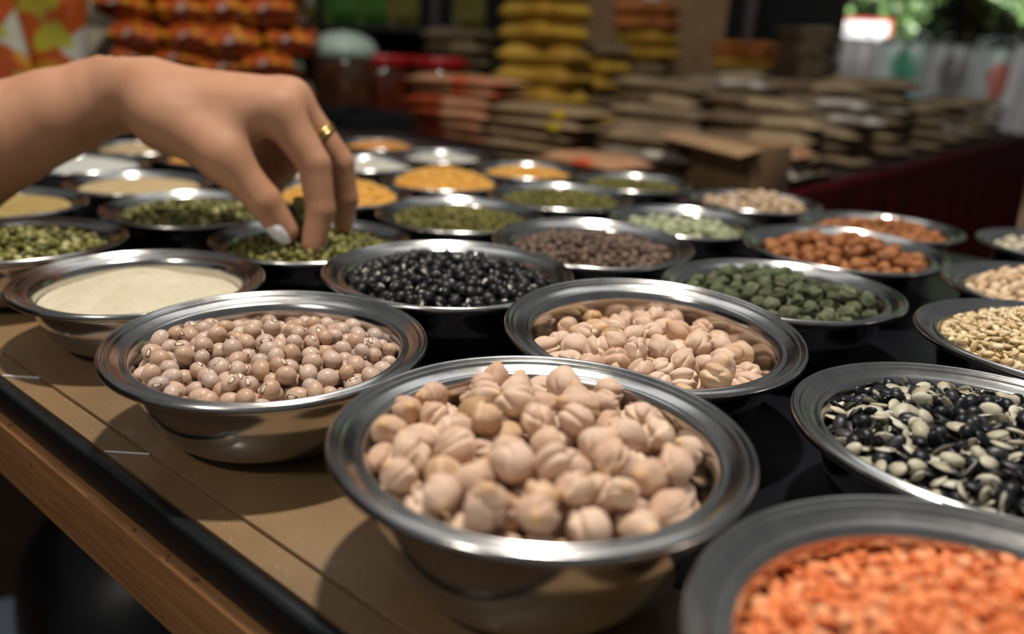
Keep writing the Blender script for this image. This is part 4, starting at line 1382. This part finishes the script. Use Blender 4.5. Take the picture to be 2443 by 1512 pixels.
for c, (px, dy, roll) in enumerate(((-28, 0.0, 0.10), (52, -0.045, -0.16), (148, 0.0, 0.14))):
    p = at(px, 200, 1.24)
    me = pillow('large_snack_packet', 0.235, 0.108, 0.052, 300 + c, [P_ORB2], wr=2.4)
    o = obj('large_snack_packet', me, None, (p[0], p[1] + dy, ZT + 0.118),
            'plump orange packet with white swirl standing upright, %s' % ('cut off by the left picture edge', 'in front of its two neighbours', 'beside the cream pouch')[c], 'packet', 'plump orange packets at the far left')
    o.rotation_euler = (Matrix.Rotation(roll, 3, 'Y') @ Matrix(((0, 1, 0), (0, 0, -1), (-1, 0, 0)))).to_euler()
p = at(255, 200, 1.42)
me = pillow('cream_pouch', 0.25, 0.085, 0.05, 77, [P_CRM], wr=1.2)
o = obj('cream_pouch', me, None, (p[0], p[1] + 0.025, ZT + 0.125), 'tall cream pouch standing between the orange packets', 'pouch')
o.rotation_euler = (0, math.pi / 2, math.pi / 2 + 0.15)
o.rotation_euler = Matrix(((0, 1, 0), (0, 0, -1), (-1, 0, 0))).to_euler()

# shelf at the back with green packets
sp = at(880, 58, 2.75)
sh = empty('wall_shelf', (sp[0], 3.0, sp[2] - 0.02), 'dark shelf high behind the pickle jars', 'shelf')
obj('shelf_board', box_mesh('shelf_board', (-0.9, -0.32, 0), (0.45, 0.39, 0.018), [M_DARK], 0.002), sh)
for bxs in (-0.8, 0.0, 0.4):
    obj('bracket', box_mesh('bracket', (bxs, -0.28, -0.16), (bxs + 0.02, 0.39, 0.0), [M_DARK], 0.002), sh)
zs = sp[2] - 0.002
for k, (px, m_, lab) in enumerate(((720, P_LIME, 'dim olive packet on the back shelf, left of the green ones'), (815, P_GREEN, 'bright green packet on the back shelf, left one'), (890, P_GREEN, 'bright green packet on the back shelf, right one'),
                                   (965, P_LIME, 'yellow green packet on the back shelf beside the pole'), (1120, P_LIME, 'olive green packet on the back shelf right of the pole'))):
    p = at(px, 30, 2.8)
    me = pillow('green_packet', 0.16, 0.105, 0.045, 200 + k, [m_])
    o = obj('green_packet', me, None, (p[0], 2.80, zs + 0.082), lab, 'packet', 'packets on the back shelf')
    o.rotation_euler = Matrix(((0, 1, 0), (0, 0, -1), (-1, 0, 0))).to_euler()

# poles
M_POLE = plain_mat('grey_pole', (0.16, 0.15, 0.16), 0.4, nscale=30, metal=0.3)
for px, Y, lab in ((1037, 2.32, 'thin grey pole behind the red lids'), (1372, 2.18, 'thin grey pole behind the yellow stack'), (1790, 2.2, 'thin grey pole behind the dark packets')):
    p = at(px, 40, Y)
    po = empty('metal_pole', (p[0], p[1], ZT), lab, 'pole')
    obj('pole_tube', tube_mesh('pole_tube', [(0, 0, 0.01), (0, 0, 0.6), (0, 0, 1.4)], 0.014, [M_POLE], 16), po)
    obj('pole_foot', box_mesh('pole_foot', (-0.05, -0.05, 0), (0.05, 0.05, 0.012), [M_POLE], 0.002), po)


# hanging carrier bags at the right
def bag_mat(name, base, spotc, center, rad, spot2=None):
    m, N, L, b = mat(name)
    tc = N.new('ShaderNodeTexCoord')
    vm = N.new('ShaderNodeVectorMath'); vm.operation = 'DISTANCE'; vm.inputs[1].default_value = (center[0], 0, center[1])
    sx = N.new('ShaderNodeVectorMath'); sx.operation = 'MULTIPLY'; sx.inputs[1].default_value = (1, 0, 0.8)
    L.new(tc.outputs['Object'], sx.inputs[0]); L.new(sx.outputs[0], vm.inputs[0])
    nz = noise(N, L, 22, 2)
    ad = N.new('ShaderNodeMath'); ad.operation = 'MULTIPLY_ADD'; ad.inputs[1].default_value = 0.05
    L.new(nz, ad.inputs[0]); L.new(vm.outputs['Value'], ad.inputs[2])
    f = ramp(N, L, ad.outputs[0], [(rad, (1, 1, 1)), (rad + 0.012, (0, 0, 0))])
    L.new(mixc(N, L, f, base, spotc), b.inputs['Base Color'])
    setp(b, Roughness=0.35)
    b.inputs['Transmission Weight'].default_value = 0.0
    bump(N, L, b, noise(N, L, 30, 4), 0.5, 0.006)
    return m


BAGS = [(2030, 142, 0.16, 0.105, ((0.78, 0.76, 0.78), (0.84, 0.83, 0.85)), 'plain white carrier bag hanging nearest the white sign'),
        (2150, 162, 0.17, 0.15, ((0.70, 0.84, 0.79), (0.12, 0.42, 0.28)), 'white carrier bag with green print hanging in the row'),
        (2262, 178, 0.15, 0.16, ((0.50, 0.52, 0.51), (0.22, 0.20, 0.20)), 'grey carrier bag with dark print hanging in the row'),
        (2360, 192, 0.17, 0.18, ((0.70, 0.82, 0.78), (0.72, 0.22, 0.16)), 'white carrier bag with red print hanging in the row'),
        (2452, 212, 0.14, 0.23, ((0.74, 0.72, 0.73), (0.66, 0.64, 0.65)), 'long pale carrier bag hanging at the right picture edge')]
for k, (px, py, w, h, (cb_, cs_), lab) in enumerate(BAGS):
    p = at(px, py, 2.35 + 0.012 * (k % 2))
    bm_ = bag_mat('bag_film_%d' % k, cb_, cs_, (0.02 if k == 3 else 0.0, 0.0), 0.058 if k != 0 else 0.02)
    rootb = empty('carrier_bag', (p[0], p[1], p[2] - h / 2), lab, 'bag', 'carrier bags hanging in a row')
    rootb.rotation_euler = (0, ROLL * 1.2, 0)
    V = []; nu, nv = 26, 22
    for side in (1, -1):
        for i in range(nu):
            for j in range(nv):
                u = -1 + 2 * i / (nu - 1); v = j / (nv - 1)
                bulge = 0.012 * (1 - u * u) * math.sin(math.pi * min(1, v * 1.05 + 0.02)) + 0.0005
                fold = 0.006 * math.sin(u * 9 + k) * (0.3 + v)
                V.append((u * w / 2 * (1 - 0.06 * v), -side * bulge + fold, v * h + 0.006 * math.sin(u * 5 + k) * (1 - v)))
    n = nu * nv
    Fc = []
    for i in range(nu - 1):
        for j in range(nv - 1):
            q = i * nv + j
            Fc.append((q, q + nv, q + nv + 1, q + 1)); Fc.append((n + q, n + q + 1, n + q + nv + 1, n + q + nv))
    rim = [j for j in range(nv)] + [i * nv + nv - 1 for i in range(1, nu)] + [(nu - 1) * nv + j for j in range(nv - 2, -1, -1)] + [i * nv for i in range(nu - 2, 0, -1)]
    for q in range(len(rim)):
        a_, b2 = rim[q], rim[(q + 1) % len(rim)]
        Fc.append((a_, n + a_, n + b2, b2))
    V = np.array(V); V[:, 2] -= h / 2
    body = obj('bag_body', new_mesh('bag_body', V, Fc, True, [bm_]), rootb, (0, 0, h / 2))
    for s_ in (-1, 1):
        obj('bag_handle', tube_mesh('bag_handle', [(s_ * w * 0.3, 0, h - 0.006), (s_ * w * 0.24, 0, h + 0.015), (s_ * w * 0.12, 0, h + 0.022)], 0.003, [bm_], 8), rootb)
p0 = at(1955, 60, 2.36); p1 = at(2560, 92, 2.36)
ln = empty('bag_line', (p0[0], p0[1], 0), 'thin line on posts carrying the carrier bags', 'line')
V0 = Vector((0, 0, p0[2] + 0.03)); V1 = Vector((p1[0] - p0[0], p1[1] - p0[1], p0[2] + 0.03))
zl = at(2150, 96, 2.36)[2]
obj('cord', tube_mesh('cord', [(V0.x, V0.y, zl), ((V0.x + V1.x) / 2, 0, zl - 0.006), (V1.x, V1.y, zl - 0.01)], 0.0025, [M_DARK], 8), ln)
for q in (V0, V1):
    obj('line_post', tube_mesh('line_post', [(q.x, q.y, 0.0), (q.x, q.y, zl + 0.01)], 0.008, [M_DARK], 10), ln)

# sign and trees in the street
sp = at(2040, 72, 4.2)
sg = empty('street_sign', (sp[0], sp[1], 0), 'white sign board with red upper edge in the street', 'sign')
M_SIGN = plain_mat('sign_white', (0.80, 0.80, 0.80), 0.5, nscale=10, namt=0.04)
M_SIGNR = plain_mat('sign_red', (0.55, 0.05, 0.04), 0.5, nscale=10)
obj('board', box_mesh('board', (-0.17, -0.012, sp[2] - 0.055), (0.17, 0.012, sp[2] + 0.055), [M_SIGN], 0.003), sg)
obj('red_border', box_mesh('red_border', (-0.17, -0.0135, sp[2] + 0.042), (0.17, -0.0121, sp[2] + 0.055), [M_SIGNR]), sg)
obj('red_border', box_mesh('red_border', (0.155, -0.0135, sp[2] - 0.055), (0.17, -0.0121, sp[2] + 0.0419), [M_SIGNR]), sg)
obj('post', tube_mesh('post', [(0, 0.02, 0), (0, 0.02, sp[2])], 0.015, [M_POLE], 10), sg)

M_BARK = plain_mat('bark', (0.030, 0.016, 0.012), 0.9, nscale=40, bumpamt=0.6)


def leaf_mat(name, lo_, hi_):
    m, N, L, b = mat(name)
    L.new(ramp(N, L, rnd_val(N, L), [(0, lo_), (1, hi_)]), b.inputs['Base Color']); setp(b, Roughness=0.5)
    return m


def tree(px, Y, hgt, crown_r, nleaf, m, label, seed, trunk=0.06, crown_z=None, squash=0.8):
    r = np.random.default_rng(seed)
    p = at(px, 60, Y)
    t = empty('street_tree', (p[0], p[1], 0), label, 'tree', 'trees across the street')
    pts = [(0, 0, 0), (0.03, 0.02, hgt * 0.4), (-0.02, 0.0, hgt * 0.75), (0.04, 0.05, hgt)]
    tr_ = obj('trunk', tube_mesh('trunk', pts, [trunk, trunk * 0.85, trunk * 0.7, trunk * 0.4], [M_BARK], 12), t)
    for q in range(5):
        an = q * 1.26 + seed; e = crown_r * 0.75
        obj('branch', tube_mesh('branch', [(0, 0, hgt * 0.6), (e * 0.5 * math.cos(an), e * 0.5 * math.sin(an), hgt * 0.75 + 0.05 * q), (e * math.cos(an), e * math.sin(an), hgt * 0.9 + 0.08 * (q % 3))], [trunk * 0.4, trunk * 0.3, trunk * 0.12], [M_BARK], 8), t)
    cz = hgt if crown_z is None else crown_z
    c = r.normal(size=(nleaf, 3)); c /= np.linalg.norm(c, axis=1)[:, None]
    c *= (r.uniform(0.35, 1, (nleaf, 1)) ** 0.6) * crown_r
    c[:, 2] = c[:, 2] * squash + cz
    cl = 0.10 * np.stack([wob(c, seed + k, 9.0) for k in range(3)], 1); c += cl
    base = np.array([(0, 0, 0), (0.35, 0.5, 0.06), (0, 1, 0), (-0.35, 0.5, 0.06)])
    Q = r.normal(size=(nleaf, 4)); Q /= np.linalg.norm(Q, axis=1)[:, None]
    w, x, y, z = Q.T
    Rm = np.stack([1 - 2 * (y * y + z * z), 2 * (x * y - z * w), 2 * (x * z + y * w), 2 * (x * y + z * w), 1 - 2 * (x * x + z * z), 2 * (y * z - x * w), 2 * (x * z - y * w), 2 * (y * z + x * w), 1 - 2 * (x * x + y * y)], 1).reshape(-1, 3, 3)
    sz = r.uniform(0.05, 0.10, (nleaf, 1, 1))
    V = (np.einsum('nij,kj->nki', Rm, base) * sz + c[:, None]).reshape(-1, 3)
    o_ = np.arange(nleaf)[:, None] * 4
    Fc = np.concatenate([o_ + np.array([[0, 1, 2]]), o_ + np.array([[0, 2, 3]])])
    me = new_mesh('foliage', V, Fc, False, [m])
    set_attr(me, 'rnd', np.repeat(r.uniform(size=nleaf), 4))
    obj('foliage', me, t, kind='stuff')


M_LEAF1 = leaf_mat('leaf_mid', (0.020, 0.045, 0.010), (0.07, 0.13, 0.035))
M_LEAF2 = leaf_mat('leaf_dark', (0.006, 0.012, 0.005), (0.020, 0.045, 0.014))
tree(2080, 5.6, 1.55, 0.55, 5000, M_LEAF1, 'mid green leafy tree behind the white sign', 1)
tree(2290, 6.4, 1.7, 0.75, 5000, M_LEAF2, 'dark leaved tree with reddish trunk right of the sign', 2, 0.16)
tree(2480, 5.4, 1.6, 0.50, 4000, M_LEAF1, 'mid green tree at the right picture edge', 3)
M_HEDGE = M_LEAF2
tree(1850, 6.8, 1.6, 0.9, 5000, M_LEAF2, 'dark tree mostly hidden behind the packets', 4)
tree(2700, 7.2, 1.6, 1.1, 5000, M_LEAF2, 'dark tree beyond the right picture edge', 5)

# ------------------------------------------------------------------ below the table at the front left
p = at(150, 1400, 0.32)
M_BAGB = plain_mat('black_plastic', (0.004, 0.004, 0.005), 0.4, nscale=14, bumpamt=0.6)
d, f = ICO[4]
V = d * np.array([0.16, 0.16, 0.20]) * (1 + 0.05 * wob(d, 5, 4.0))[:, None]
V[:, 2] = np.maximum(V[:, 2] + 0.185, 0.0)
floor_p = on_plane(370, 1460, 0.20)
gb = empty('rubbish_bag', (floor_p[0], floor_p[1], 0), 'black plastic sack standing on the floor below the table edge', 'bag')
obj('bag_body', new_mesh('bag_body', V, f, True, [M_BAGB]), gb)
obj('bag_knot', tube_mesh('bag_knot', [(0, 0, 0.37), (0.004, 0, 0.40), (-0.01, 0.01, 0.44)], [0.03, 0.012, 0.03], [M_BAGB], 12), gb)
fp_ = (-0.735, 0.925)
M_TUB = plain_mat('pale_blue_plastic', (0.55, 0.64, 0.80), 0.5, nscale=10, namt=0.06)
tb = empty('plastic_crate', (fp_[0], fp_[1], 0), 'pale blue plastic box on the floor in the lower left corner', 'box', rz=0.5)
obj('box_body', box_mesh('box_body', (-0.125, -0.10, 0), (0.125, 0.10, 0.055), [M_TUB], 0.004), tb)
obj('lid', box_mesh('lid', (-0.13, -0.105, 0.055), (0.13, 0.105, 0.068), [M_TUB], 0.004), tb)
